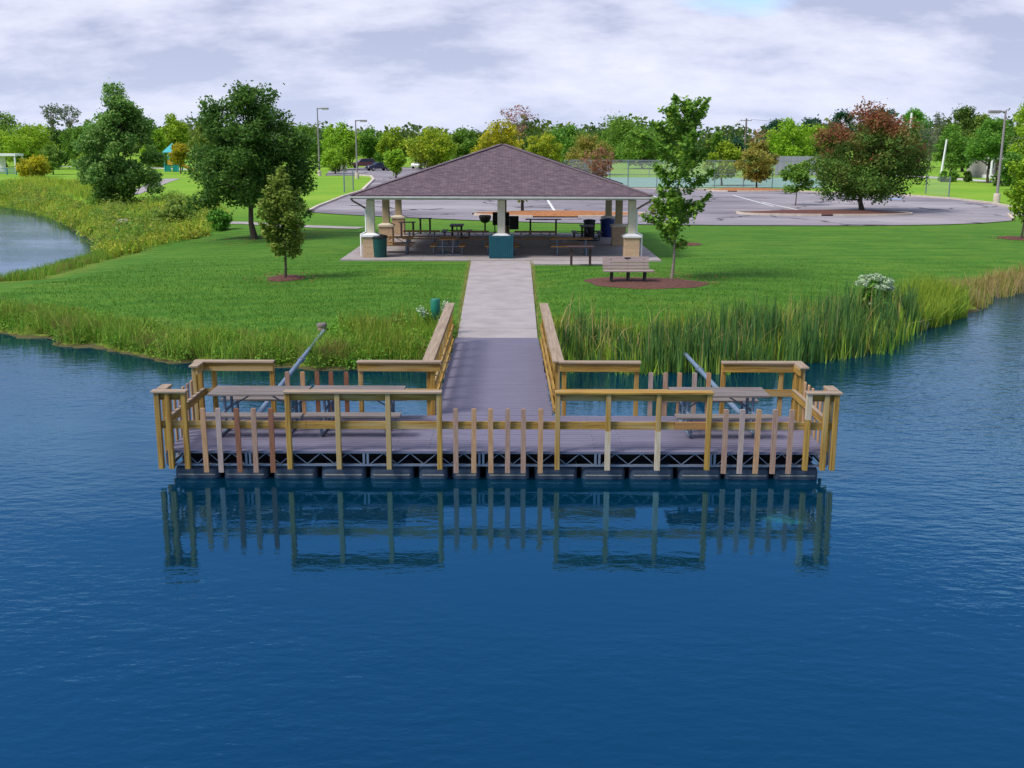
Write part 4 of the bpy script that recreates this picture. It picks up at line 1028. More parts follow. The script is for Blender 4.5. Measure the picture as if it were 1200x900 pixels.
def sprig_meshes(H, Rr, zb, leaf, nl, seed, prof, limbs=34, elev=50, trunk_r=.06, lean=(0, 0), rc=.3, jit=(.72, 1.22)):
    """a young tree whose limbs climb out of the stem and carry leaves along their length, so the outline is all tips"""
    rg = np.random.default_rng(seed); mb = MB(); pts = []
    def stem(z): t = z / H; return Vector((lean[0] * t * t + .05 * math.sin(z * 1.7), lean[1] * t * t + .04 * math.cos(z * 1.3) - .04, z))
    zs_ = np.linspace(0, H * .93, 9); mb.path([stem(z) for z in zs_], [trunk_r * (1.3 if i == 0 else 1 - .85 * z / H) + .006 for i, z in enumerate(zs_)], 9)
    hp = np.array(prof); lens = []; segs = []
    for k in range(limbs):
        f = (k + rg.uniform(.1, .9)) / limbs; z0 = zb + (H * .90 - zb) * f; th = k * 2.399 + rg.uniform(-.5, .5)
        ln = np.interp(f, hp[:, 0], hp[:, 1]) * Rr * rg.uniform(*jit); el = R(elev + 22 * f + rg.uniform(-14, 10))
        a_ = stem(z0); out = Vector((math.cos(th), math.sin(th), 0)); tip = a_ + out * ln + Vector((0, 0, min(ln * math.tan(el), H * 1.02 - z0)))
        m1 = a_.lerp(tip, .5) + out * ln * .12; mb.path([a_, m1, tip], [trunk_r * .38 * (1 - .6 * f), trunk_r * .22, .006], 6); segs.append((a_, m1, tip)); lens.append((tip - a_).length)
        for j in range(2):   # side shoots
            q = a_.lerp(tip, rg.uniform(.35, .75)); dd = Vector((rg.normal(), rg.normal(), .7 + .5 * rg.uniform())).normalized() * ln * rg.uniform(.3, .55); segs.append((q, q + dd * .5, q + dd)); lens.append(dd.length); mb.path([q, q + dd], [.010, .004], 5)
    segs.append((stem(H * .72), stem(H * .85), stem(H * .99))); lens.append(H * .3)
    lens = np.array(lens); cnt = np.maximum(8, nl * lens / lens.sum()).astype(int)
    for (a_, m1, tip), c in zip(segs, cnt):
        t = rg.uniform(.12, 1.0, c) ** .8; A, B_, C_ = [np.array(v) for v in (a_, m1, tip)]; t = t[:, None]
        p = (1 - t) ** 2 * A + 2 * t * (1 - t) * B_ + t * t * C_; pts.append(p + rg.normal(size=(c, 3)) * rc * (.62 - .40 * t) * np.array([1, 1, .8]))
    pts = np.vstack(pts); pts = pts[pts[:, 2] > zb * .7]
    return mb, leaf_quads(pts, leaf, rg, up=.6)
def plant(name, label, cat, loc, H, Rr, zb, shape, mt, nl, leaf, bark='bark', group=None, rz=0.0, **kw):
    t = thing(name, label, cat, loc, rz, group)
    mb, (v, q) = sprig_meshes(H, Rr, zb, leaf, nl, **kw) if shape == 'sprig' else tree_meshes(H, Rr, zb, shape, leaf, nl, **kw)
    mb.build('trunk', M[bark], t)
    link_mesh('crown', np_mesh('crown', v, q), L[mt], t)
    return t
def at(px, py=None, d=None):
    """foot of a plant: by the pixel of its foot, or by column and distance"""
    if d is None: x, y, z = G(px, py); return (x, y, z - .03)
    x = X_at(px, 200, d); z = gz(x, d); return (x, d, z - .03)
def dims(loc, top_py, wpx, bot_py):
    """height, crown radius and crown base from picture rows"""
    d = loc[1]; H = Z_at(top_py, d) - loc[2]; return H, wpx / pxm(d) / 2, max(.02, Z_at(bot_py, d) - loc[2])

# near trees, each its own shape
l = at(298, 281); H, r, zb = dims(l, 97, 118, 240)
sc = 1 / pxm(l[1])
plant('shade_tree', 'large dark green shade tree on the lawn left of the pavilion, the broadest crown', 'tree', l, H, r, zb, 'broad', 'dark', 42000, .088, seed=3, nc=150, rc=r * .21, trunk_r=.15, lobes=.2, limbs=22,
      extra=[(-66 * sc, -.4, 1.95, .55), (-58 * sc, .2, 2.2, .6), (-50 * sc, .3, 2.0, .55), (-42 * sc, .3, 2.7, .8), (-60 * sc, 0, 3.6, .7), (58 * sc, 0, 3.0, .8), (62 * sc, .3, 4.0, .7), (60 * sc, .4, 5.2, .6), (52 * sc, -.3, 2.0, .55), (62 * sc, -.3, 1.5, .4), (40 * sc, 0, 5.9, .6), (-36 * sc, .2, 5.6, .6), (-55 * sc, 0, 4.8, .5)])
l = at(334, 328); H, r, zb = dims(l, 196, 50, 300)
plant('young_tree', 'small olive green young tree in a round mulch bed on the left lawn', 'tree', l, H, r, zb - .12, 'sprig', 'olive', 6800, .075, seed=5, limbs=36, elev=30, trunk_r=.045, rc=.30,
      prof=[(0, .6), (.15, .95), (.35, 1.0), (.6, .8), (.8, .55), (1, .2)])
l = at(787, 326); H, r, zb = dims(l, 114, 66, 285); sc = 1 / pxm(l[1])
plant('honey_locust_tree', 'tall feathery young tree with upswept limbs in the mulch bed beside the park bench', 'tree', l, H, r, zb - .25, 'sprig', 'honey', 9500, .085, bark='pale_bark', seed=12, limbs=34, elev=34, trunk_r=.05, lean=(.42, 0), rc=.27, jit=(.55, 1.45),
      prof=[(0, .60), (.1, .95), (.2, .85), (.3, .55), (.42, .95), (.58, 1.15), (.75, 1.0), (.9, .7), (1, .4)])
l = at(141, d=86); H, r, zb = dims(l, 98, 80, 228); sc = 1 / pxm(l[1])
plant('oak_tree', 'tall pyramid shaped green tree beyond the left pond, behind a round bush', 'tree', l, H, r, zb, 'cone', 'oak', 38000, .112, seed=11, nc=130, rc=r * .23, trunk_r=.17, lobes=.2, limbs=18, extra=[(40 * sc, -.5, 1.6, .7), (34 * sc, 0, 2.4, .9), (-34 * sc, 0, 2.6, .8)])
l = at(1010, 248); H, r, zb = dims(l, 121, 122, 232); sc = 1 / pxm(l[1])
plant('maple_tree', 'broad maple turning dark red at the top, on the mulch island in the parking lot', 'tree', l, H, r, zb, 'round', 'redgreen', 38000, .10, seed=14, nc=135, rc=r * .22, trunk_r=.17, lobes=.14, limbs=20, extra=[(-46 * sc, -.2, 1.6, .75), (-40 * sc, 0, 1.3, .5), (60 * sc, 0, 2.6, .8), (68 * sc, 0, 3.2, .6), (44 * sc, 0, 1.6, .6)])
l = at(931.5, 240.5); H, r, zb = dims(l, 182, 30, 224)
plant('sapling', 'slim green sapling standing alone in the parking lot left of the turning maple', 'tree', l, H, r, zb, 'oval', 'mid', 2600, .12, seed=17, nc=34, rc=r * .36, trunk_r=.035, limbs=10)
l = at(886, 222.5); H, r, zb = dims(l, 163, 46, 209)
plant('young_tree', 'orange and green small tree on the far mulch island before the tennis fence', 'tree', l, H, r, zb, 'round', 'orange', 4200, .16, seed=19, nc=50, rc=r * .28, trunk_r=.09, limbs=12)
l = at(1196, 279); H, r, zb = dims(l, 184, 44, 258)
plant('young_tree', 'young yellow green tree in a mulch ring cut off by the right edge', 'tree', l, H, r, zb - .1, 'sprig', 'lime', 5200, .09, seed=23, limbs=32, elev=40, trunk_r=.05, rc=.36,
      prof=[(0, .6), (.2, 1), (.5, .85), (.8, .5), (1, .2)])
l = at(612, 251.5); H, r, zb = dims(l, 190, 40, 232)
plant('young_tree', 'yellow green tree behind the pavilion, its dark trunk seen under the roof', 'tree', l, H, r, zb, 'oval', 'yellow', 3000, .15, seed=27, nc=50, rc=r * .3, trunk_r=.12, limbs=12)
l = at(703, 231); H, r, zb = dims(l, 172, 34, 214)
plant('young_tree', 'thin brownish half bare young tree above the right slope of the pavilion roof', 'tree', l, H, r, zb, 'vase', 'brown', 700, .15, bark='pale_bark', seed=31, nc=44, rc=r * .3, trunk_r=.06, limbs=24)
# shrubs by the left pond
def shrub(name, label, l, top, wpx, mt, nl, leaf, seed, cat='bush', rcf=.3):
    H, r, zb = dims(l, top, wpx, 9999); return plant(name, label, cat, l, H, r, .04, 'round', mt, nl, leaf, seed=seed, nc=46, rc=r * rcf, trunk_r=.04, limbs=10, lobes=.12)
shrub('round_bush', 'round dark green bush in front of the pyramid shaped tree', at(134, 246), 203, 50, 'mid', 4600, .12, 33)
shrub('golden_bush', 'bright golden yellow bush on the lawn across the left pond', at(38, 209), 181, 34, 'gold', 2600, .2, 35)
l = at(62, 206); H, r, zb = dims(l, 170, 26, 200)
plant('small_tree', 'small dull olive tree beside the golden yellow bush', 'tree', l, H, r, zb, 'round', 'olive', 2200, .2, seed=37, nc=36, rc=r * .3, limbs=8)
shrub('wild_shrub', 'dark wild shrub at the right end of the meadow below the large shade tree', at(257, 271), 247, 30, 'mid', 1800, .10, 39)
shrub('wild_shrub', 'low reddish olive shrub among the yellow meadow by the left pond', at(205, 268), 232, 44, 'olive', 2600, .11, 40)

# trees and bushes of the background, each placed where it stands: foot column, distance, crown rows
BG = [  # name, label, px, d, top, width, bottom, shape, palette, leaves
 ('field_tree', 'olive tree at the left edge of the photo behind the white shelter', 8, 205, 131, 52, 186, 'round', 'olive', 2600),
 ('field_tree', 'wide yellow green tree behind the golden bush', 36, 190, 145, 60, 192, 'round', 'lime', 3200),
 ('field_tree', 'dark green tree behind the small olive tree', 71, 215, 147, 34, 196, 'oval', 'dark', 2200),
 ('field_tree', 'medium green tree left of the pyramid shaped tree', 101, 190, 142, 46, 196, 'round', 'mid', 3000),
 ('tall_tree', 'thin tall half bare tree, left one of the pair rising over the left tree row', 66, 265, 122, 26, 150, 'vase', 'grey', 420),
 ('tall_tree', 'thin tall half bare tree, right one of the pair rising over the left tree row', 85, 265, 123, 32, 152, 'vase', 'grey', 620),
 ('field_tree', 'yellow green tree just right of the pyramid shaped tree', 184, 205, 146, 30, 196, 'cone', 'lime', 2400),
 ('field_tree', 'bright yellow green tree behind the playground roof', 207, 215, 135, 36, 194, 'oval', 'lime', 2600),
 ('small_tree', 'small golden tree in front of the playground', 211, 168, 166, 22, 193, 'oval', 'gold', 1000),
 ('field_tree', 'olive green tree half hidden by the left side of the large shade tree', 243, 190, 138, 40, 196, 'round', 'olive', 2600),
 ('field_tree', 'green tree right behind the large shade tree, left of the tall lamp', 355, 210, 148, 44, 198, 'round', 'mid', 2600),
 ('street_tree', 'large lime green tree between the two tall lamps', 398, 190, 144, 50, 195, 'round', 'lime', 3400),
 ('small_tree', 'small bright lime tree below the tree between the two tall lamps', 392, 168, 173, 26, 203, 'round', 'lime', 1200),
 ('street_tree', 'dark green tree right behind the second tall lamp', 437, 225, 147, 38, 194, 'oval', 'mid', 2600),
 ('street_tree', 'light green pointed tree right of the navy car', 463, 210, 150, 34, 194, 'oval', 'lime', 2400),
 ('small_tree', 'vase shaped lime green tree on the drive beyond the left roof slope', 463, 150, 176, 25, 204, 'vase', 'lime', 1500),
 ('street_tree', 'yellow green tree beyond the white car', 506, 195, 149, 54, 197, 'round', 'yellow', 3200),
 ('street_tree', 'darker green tree over the left roof slope', 545, 215, 148, 38, 196, 'round', 'mid', 2600),
 ('street_tree', 'golden green tree straight behind the roof peak', 588, 165, 137, 50, 200, 'round', 'gold', 2800),
 ('bare_tree', 'reddish half bare tree rising above the roof peak', 607, 172, 123, 40, 160, 'vase', 'red', 420),
 ('street_tree', 'yellow green tree right of the roof peak', 637, 180, 152, 40, 200, 'round', 'yellow', 2600),
 ('field_tree', 'rounded green tree behind the yellow trees over the right roof slope', 663, 235, 144, 54, 195, 'round', 'mid', 2800),
 ('street_tree', 'orange brown tree over the right roof slope', 690, 168, 157, 56, 204, 'round', 'orange', 2800),
 ('field_tree', 'tall dark rounded tree rising over the tennis court fence', 727, 265, 132, 60, 190, 'round', 'mid', 3200),
 ('field_tree', 'broad green tree tinged orange behind the tennis court fence', 752, 205, 147, 58, 192, 'round', 'mid', 3000),
 ('street_tree', 'yellow green tree at the right side of the feathery young tree', 846, 126, 166, 42, 206, 'round', 'lime', 2600),
 ('field_tree', 'blue green tree below the left utility pole', 842, 270, 159, 30, 190, 'oval', 'pine', 1800),
 ('field_tree', 'blue green pointed tree below the right utility pole', 860, 270, 158, 26, 190, 'cone', 'pine', 1600),
 ('bare_tree', 'pale brown thin tree behind the orange small tree', 893, 200, 147, 34, 192, 'vase', 'brown', 620),
 ('field_tree', 'large lime green tree behind the tennis court windscreen', 925, 195, 137, 52, 192, 'round', 'lime', 3400),
 ('field_tree', 'lime green tree behind the left edge of the turning maple', 957, 205, 144, 38, 192, 'round', 'lime', 2600),
 ('conifer', 'dark conifer at the left end of the far dark row', 908, 330, 138, 34, 175, 'round', 'pine', 1600),
 ('conifer', 'dark conifer in the far row left of the turning maple', 948, 330, 134, 36, 175, 'round', 'pine', 1600),
 ('conifer', 'dark conifer rising behind the left top of the turning maple', 982, 310, 128, 36, 175, 'round', 'pine', 1800),
 ('conifer', 'dark conifer behind the right top of the turning maple', 1030, 300, 121, 36, 175, 'round', 'pine', 1800),
 ('roadside_tree', 'tall green tree behind the white pole top right of the turning maple', 1061, 220, 121, 38, 190, 'oval', 'mid', 2800),
 ('bare_tree', 'grey green half bare tree left of the leaning white pole', 1087, 205, 131, 34, 190, 'vase', 'grey', 900),
 ('roadside_tree', 'tall dark green tree behind the leaning white pole', 1127, 190, 121, 46, 195, 'oval', 'dark', 3200),
 ('roadside_tree', 'lighter green tree right beside the leaning white pole', 1113, 158, 144, 38, 198, 'round', 'mid', 2600),
 ('roadside_tree', 'brownish green tall tree between the dark tree and the right lamp', 1147, 180, 127, 30, 190, 'oval', 'olive', 2200),
 ('roadside_tree', 'bright green tree shading the house porch', 1158, 138, 137, 50, 194, 'round', 'mid', 3200),
 ('roadside_tree', 'large yellow green tree at the right edge of the photo behind the lamp', 1207, 128, 108, 54, 186, 'round', 'lime', 3600),
 ('small_tree', 'dense green small tree beside the house at the right edge', 1187, 118, 176, 34, 214, 'round', 'mid', 1600),
]
for i, (nm, lab, px, d, top, wpx, bot, shp, pal, nl) in enumerate(BG):
    l = at(px, d=d); H, r, zb = dims(l, top, wpx, bot); thin = nl < 1000
    plant(nm, lab, 'tree', l, H, r, max(zb, .3), shp, pal, int(nl * (1.2 if thin else 2.3)), .0010 * d + .02 if not thin else .0010 * d, bark='pale_bark' if thin else 'bark', seed=50 + i, nc=40 if thin else 58, rc=r * (.24 if thin else .30), lobes=.16, limbs=26 if thin else 9, trunk_r=max(.1, H * (.014 if thin else .02)), group='trees of the background')
for lab, px, d, top, wpx, pal in (('clipped green bush left of the dark upright bush by the road', 1117, 142, 199, 14, 'mid'), ('small bush at the foot of the leaning white pole', 1106, 141, 199, 12, 'mid'), ('dark upright bush by the road in front of the house', 1134, 141, 198, 9, 'dark'),
                                  ('dark green bush at the right side of the house porch', 1175, 128, 197, 22, 'dark'), ('bright yellow green bush on the lawn left of the pyramid shaped tree', 99, 150, 178, 12, 'lime')):
    shrub('roadside_bush', lab, at(px, d=d), top, wpx, pal, 800, .16, int(px))
# the far wood that closes the view
rg = np.random.default_rng(99); cl = []
for k in range(620):
    x = rg.uniform(-270, 270); y = 320 + rg.uniform(0, 110); h = rg.uniform(7.5, 11.5) + (2.5 if x > 90 else 0) + 1.5 * math.sin(x * .05) + 1.2 * math.sin(x * .17 + 1); r = rg.uniform(3, 6)
    m_ = 70; g = rg.normal(size=(m_, 3)); g /= np.linalg.norm(g, axis=1)[:, None]; g *= rg.uniform(.4, 1, (m_, 1))
    cl.append(np.array([x, y, .8 + h * .52]) + g * np.array([r, r, h * .5]))
v, q = leaf_quads(np.vstack(cl), .95, rg)
tag(link_mesh('far_wood', np_mesh('far_wood', v, q), L['wood']), 'distant dark green wood along the horizon', 'wood', kind='stuff')

# ------------------------------------------------------------------ grasses and reeds
def blades(name, pts, h0, h1, w, mt, seed, lean=.25, segs=2, curl=.15, hvar=None):
    rg = np.random.default_rng(seed); n = len(pts); pts = np.asarray(pts)
    h = rg.uniform(h0, h1, n) * (hvar if hvar is not None else 1.0); th = rg.uniform(0, 6.283, n); fa = rg.uniform(0, 6.283, n)
    lx, ly = np.cos(th), np.sin(th); ln = np.abs(rg.normal(0, lean, n)) * h
    fx_, fy_ = np.cos(fa), np.sin(fa); ww = w * rg.uniform(.6, 1.3, n)
    ts = np.linspace(0, 1, segs + 1); rows = []
    for t in ts:
        cx = pts[:, 0] + lx * ln * (t ** 2); cy = pts[:, 1] + ly * ln * (t ** 2); cz = pts[:, 2] + h * t - curl * ln * t ** 3
        wt = ww * (1 - t ** 1.6) * (.75 + .5 * t) if t < 1 else ww * .12
        rows.append(np.stack([cx - fx_ * wt / 2, cy - fy_ * wt / 2, cz], 1)); rows.append(np.stack([cx + fx_ * wt / 2, cy + fy_ * wt / 2, cz], 1))
    V = np.stack(rows, 1); k = 2 * (segs + 1); base = (np.arange(n) * k)[:, None]
    Q_ = np.concatenate([base + np.array([[2 * s, 2 * s + 1, 2 * s + 3, 2 * s + 2]]) for s in range(segs)], 0)
    return np_mesh(name, V.reshape(-1, 3), Q_)
def scatter(poly, n, seed, smin=None, smax=None, clump=0.0, keep=None):
    """n points of the ground inside a polygon, by distance from the water, in clumps"""
    rg = np.random.default_rng(seed); poly = [p[:2] for p in poly]
    xs = [p[0] for p in poly]; ys = [p[1] for p in poly]; out = []; tot = 0
    while tot < n:
        m = n * 3; x = rg.uniform(min(xs), max(xs), m); y = rg.uniform(min(ys), max(ys), m)
        if clump:
            c = np.sin(x * 2.1 + 2 * np.sin(y * 1.3 + seed)) * np.sin(y * 2.7 + 2 * np.sin(x * 1.1)) ; ok = rg.uniform(-1, 1, m) < c + (1 - clump)
            x, y = x[ok], y[ok]
        ok = seg_dist(x, y, poly) < 0; x, y = x[ok], y[ok]
        if smin is not None or smax is not None:
            s = shore(x, y); lo = -9 if smin is None else smin; hi = 99 if smax is None else smax
            # thins out away from the water
            ok = (s > lo) & (s < hi * rg.uniform(.25, 1, len(x)) ** .8); x, y = x[ok], y[ok]
        if keep is not None:
            ok = keep(x, y); x, y = x[ok], y[ok]
        out.append(np.stack([x, y, ground(x, y)], 1)); tot += len(x)
        if len(out) > 60: break
    return np.vstack(out)[:n]
def forbs(name, pts, rc, per, leaf, mt, seed, label, cat, hz=1.0):
    """leafy herbs in mounds"""
    rg = np.random.default_rng(seed); n = len(pts); k = rg.integers(per // 2, per * 3 // 2, n); idx = np.repeat(np.arange(n), k); s = (rc * rg.uniform(.5, 1.4, n))[idx]
    g = rg.normal(size=(len(idx), 3)); g /= np.linalg.norm(g, axis=1)[:, None]; g *= rg.uniform(.3, 1, (len(idx), 1)) ** .5; g[:, 2] = np.abs(g[:, 2]) * 1.25 * hz
    v, q = leaf_quads(pts[idx] + g * s[:, None], leaf, rg, up=.5); return tag(link_mesh(name, np_mesh(name, v, q), L[mt]), label, cat, kind='stuff')
PILE = P(377.5, 396, .2)
off_path = lambda x, y: ((x < -1.78) | (x > 1.0)) & (np.hypot(x - PILE[0], (y - PILE[1] + .5) * .6) > .55)
def stuff(name, me, mt, label, cat): return tag(link_mesh(name, me, L[mt]), label, cat, kind='stuff')
# left bank of the near pond
polyL = [P(x, y, .3)[:2] for x, y in ((-200, 330), (0, 345), (120, 375), (230, 395), (330, 385), (430, 375), (505, 368), (530, 380), (526, 440), (420, 440), (300, 440), (150, 425), (0, 405), (-200, 385))]
forbs('shore_herbs', scatter(polyL, 560, 101, .12, 2.4, .7, off_path), .26, 80, .036, 'herb', 102, 'leafy low herbs in mounds along the left shore', 'wild herbs')
p_ = scatter(polyL, 17000, 1, .10, 3.4, .65, off_path)
sL = shore(p_[:, 0], p_[:, 1]); hv = np.clip(1.15 - sL / 3.6, .35, 1.1) * (0.65 + .5 * np.abs(np.sin(p_[:, 0] * 1.1 + 1.7 * np.sin(p_[:, 1]))))
stuff('shore_grass', blades('shore_grass', p_, .25, .75, .026, 'shore', 2, .42, 2, hvar=hv), 'shore', 'tall wild grass along the left shore of the near pond', 'wild grass')
polyM = [P(x, y, .3)[:2] for x, y in ((395, 385), (450, 362), (500, 352), (534, 360), (528, 440), (395, 440))]
forbs('shore_herbs', scatter(polyM, 300, 103, 0, 4.0, .6, off_path), .30, 90, .038, 'herb', 104, 'leafy herbs in mounds on the shore left of the gangway', 'wild herbs')
p_ = scatter(polyM, 5200, 3, -.1, 4.2, .5, off_path)
hv = 0.6 + .5 * np.abs(np.sin(p_[:, 0] * 1.6 + p_[:, 1] * .8))
stuff('shore_weeds', blades('shore_weeds', p_, .3, .78, .026, 'shore', 4, .38, 2, hvar=hv), 'shore', 'dense tall weeds on the shore left of the gangway', 'weeds')
# cattails to the right of the gangway
polyR = [P(x, y, .2)[:2] for x, y in ((652, 431), (652, 396), (700, 396), (790, 395), (850, 388), (930, 380), (1000, 372), (1045, 366), (1072, 372), (1040, 403), (985, 414), (920, 422), (850, 430), (790, 434), (720, 434))]
def tufts(poly, n, per, rad, seed, smin, smax, keep):
    """blades in tufts: n tufts of about per blades"""
    c = scatter(poly, n, seed, smin, smax, .35, keep); rg = np.random.default_rng(seed + 500); k = rg.integers(per // 2, per * 3 // 2, len(c)); idx = np.repeat(np.arange(len(c)), k)
    q = c[idx, :2] + rg.normal(size=(len(idx), 2)) * rad * rg.uniform(.5, 1.3, len(c))[idx][:, None]; ok = keep(q[:, 0], q[:, 1]); q = q[ok]; idx = idx[ok]
    return np.stack([q[:, 0], q[:, 1], ground(q[:, 0], q[:, 1])], 1), rg.uniform(.72, 1.12, len(c))[idx]
hgt = lambda p: np.interp(p[:, 0], [1.3, 2.5, 4.6, 6.0, 8.0, 12.0, 14.5], [.55, .72, .82, .92, 1.0, .95, .75])
p_, tv = tufts(polyR, 165, 20, .17, 5, -.75, 1.7, off_path)
stuff('cattails', blades('cattails', p_, 1.0, 1.65, .052, 'reed', 6, .10, 3, hvar=hgt(p_) * tv), 'reed', 'tall green cattails standing in the water right of the gangway', 'cattails')
p2, tv = tufts(polyR, 150, 15, .16, 7, -.8, .45, off_path)
stuff('cattail_shoots', blades('cattail_shoots', p2, .35, 1.0, .045, 'reed_base', 8, .2, 2, hvar=tv), 'reed_base', 'bright yellow green shoots at the foot of the cattails', 'cattails')
p3 = scatter(polyR, 620, 9, -.6, 2.4, .4, off_path)
stuff('dry_reeds', blades('dry_reeds', p3, .6, 1.7, .032, 'dryreed', 10, .42, 3, curl=.5), 'dryreed', 'dry straw coloured stalks bent among the green cattails', 'dry reeds')
p_ = scatter([P(x, y, .4)[:2] for x, y in ((640, 405), (640, 372), (720, 372), (800, 376), (900, 370), (1000, 360), (1050, 352), (1050, 385), (900, 400), (780, 410))], 6000, 11, .3, 4.4, .5, off_path)
stuff('shore_grass', blades('shore_grass', p_, .25, .6, .028, 'shore', 12, .3, 2), 'shore', 'knee high wild grass on the bank behind the cattails', 'wild grass')
# sedge clump on the point and brown reeds on the far right bank
p_ = scatter([P(x, y, .3)[:2] for x, y in ((1046, 372), (1056, 350), (1090, 344), (1128, 348), (1140, 358), (1120, 370), (1085, 378))], 4200, 13, -.3, 5.0, .3)
stuff('sedge', blades('sedge', p_, .4, 1.0, .036, 'sedge', 14, .35, 3), 'sedge', 'arching yellow green sedge clump on the point of the right bank', 'sedge')
p_ = scatter([P(x, y, .4)[:2] for x, y in ((1090, 345), (1110, 332), (1200, 318), (1330, 305), (1330, 336), (1200, 345), (1148, 347))], 6500, 15, -.4, 5.5, .4)
stuff('brown_reeds', blades('brown_reeds', p_, .25, .7, .036, 'bank', 16, .3, 2), 'dryreed', 'brown and yellow reeds along the far right bank', 'reeds')
# meadow round the left pond
polyA = [P(x, y, .4)[:2] for x, y in ((-260, 238), (0, 226), (60, 232), (110, 250), (150, 246), (200, 240), (262, 250), (268, 268), (240, 280), (180, 292), (128, 303), (114, 292), (98, 274), (72, 263), (40, 250), (0, 243), (-260, 242))]
forbs('meadow_herbs', scatter(polyA, 900, 105, 0, 14, .8), .50, 80, .075, 'meadow', 106, 'leafy yellow flowering herbs in mounds by the left pond', 'wild herbs')
forbs('meadow_shrubs', scatter(polyA, 60, 107, 0, 14, .7), .8, 130, .085, 'mid', 108, 'low green thicket among the yellow meadow', 'thicket')
forbs('meadow_brush', scatter(polyA, 90, 109, 0, 14, .8), .8, 150, .07, 'olive', 110, 'olive green brush standing in the meadow by the left pond', 'brush', 1.15)
p_ = scatter(polyA, 12000, 17, -.2, 14, .45)
hv = .55 + .6 * np.abs(np.sin(p_[:, 0] * .7 + 1.5 * np.sin(p_[:, 1] * .35)))
stuff('wild_meadow', blades('wild_meadow', p_, .35, .95, .05, 'meadow', 18, .4, 2, hvar=hv), 'meadow', 'tall yellow green wild meadow on the bank of the left pond', 'meadow')
polyB = [P(x, y, .4)[:2] for x, y in ((-260, 238), (0, 222), (40, 214), (110, 222), (130, 234), (100, 240), (60, 232), (0, 229))]
p_ = scatter(polyB, 6000, 19, None, None, .6)
stuff('wild_meadow', blades('wild_meadow', p_, .3, .8, .07, 'meadow', 20, .4, 2), 'meadow', 'yellow and tan wild grass in front of the golden bush', 'meadow')
polyC = [P(x, y, .3)[:2] for x, y in ((-220, 338), (0, 325), (50, 314), (100, 301), (125, 292), (200, 284), (205, 290), (140, 306), (90, 322), (0, 346), (-220, 362))]
p_ = scatter(polyC, 10000, 21, .05, 2.0, .5)
stuff('shore_grass', blades('shore_grass', p_, .18, .48, .032, 'shore', 22, .3, 2), 'shore', 'grass fringe between the left pond and the mown lawn', 'wild grass')
# turf of the mown lawn
polyT = [P(x, y, .6)[:2] for x, y in ((-150, 372), (60, 330), (200, 297), (420, 280), (600, 300), (900, 290), (1330, 285), (1330, 330), (1100, 345), (1040, 372), (900, 392), (640, 408), (530, 408), (380, 402), (100, 395))]
on_lawn = lambda x, y: ((x < -1.95) | (x > 1.0)) & ~((y > 45.2) & (np.abs(x + .5) < 7.4)) & (np.hypot((x - G(755, 331)[0]) / 2.5, (y - G(755, 331)[1]) / 1.75) > 1) & (np.hypot(x - G(334, 327)[0], y - G(334, 327)[1]) > .95)
p_ = scatter(polyT, 60000, 23, .8, None, 0, lambda x, y: on_lawn(x, y) & (np.random.default_rng(4).uniform(0, 1, len(x)) < np.clip((50 - y) / 17, 0, 1)))
stuff('lawn_turf', blades('lawn_turf', p_, .03, .08, .03, 'turf', 24, .5, 1), 'turf', 'short mown turf of the lawn round the pavilion', 'turf')

# dry edges where the lawn meets the walk, and fallen leaves under the young trees
rg = np.random.default_rng(77); yy = rg.uniform(29.6, 46.7, 1500); tt = (yy - 29.4) / 17.4; sd2 = rg.uniform(0, 1, 1500) < .5
xx = np.where(sd2, -1.55 - .27 * tt - np.abs(rg.normal(0, .07, 1500)) - .02, .72 + .08 * tt + np.abs(rg.normal(0, .07, 1500)) + .02)
p_ = np.stack([xx, yy, ground(xx, yy)], 1); p_[:, 2] = np.maximum(p_[:, 2], path_z(yy) - .06)
stuff('edge_grass', blades('edge_grass', p_, .05, .16, .02, 'dryreed', 78, .5, 1), 'dryreed', 'tufts of dry grass along both edges of the concrete path', 'dry grass')
lv = []
for (cx, cy), rr, k in ((G(787, 326)[:2], 2.2, 240), (G(334, 328)[:2], 1.6, 160), (G(298, 281)[:2], 3.6, 260), (G(1196, 279)[:2], 2.0, 120)):
    a_ = rg.uniform(0, 6.283, k); r_ = rr * rg.uniform(0, 1, k) ** .6; lv.append(np.stack([cx + r_ * np.cos(a_), cy + r_ * np.sin(a_)], 1))
lv = np.vstack(lv); v, q = leaf_quads(np.stack([lv[:, 0], lv[:, 1], ground(lv[:, 0], lv[:, 1]) + .06], 1), .05, rg, up=4.0)
stuff('fallen_leaves', np_mesh('fallen_leaves', v, q), 'brown', 'scattered fallen leaves on the grass under the young trees', 'fallen leaves')

# white flowered shrub on the right bank, and the small one by the gangway
l = at(1020, 380); H, r, zb = dims(l, 318, 40, 380)
t = plant('flowering_shrub', 'shrub with a rounded head of white green blossom above the cattails', 'bush', l, H - .25, r * .8, .1, 'round', 'mid', 1800, .08, seed=61, nc=40, rc=r * .3, trunk_r=.03, limbs=8)
rg = np.random.default_rng(5); cs = [(-.38, -.1, H - .32, .26), (.0, -.15, H - .12, .27), (.36, -.1, H - .28, .28), (.1, -.35, H - .42, .24), (-.2, .2, H - .2, .26), (.5, .1, H - .5, .2), (-.1, -.4, H - .95, .14)]
pts = np.vstack([np.array(c[:3]) + (lambda g: g / np.linalg.norm(g, axis=1)[:, None] * rg.uniform(.5, 1, (len(g), 1)))(rg.normal(size=(150, 3))) * np.array([1, 1, .42]) * c[3] for c in cs])
v, q = leaf_quads(pts, .045, rg); link_mesh('blossom', np_mesh('blossom', v, q), L['flower'], t)
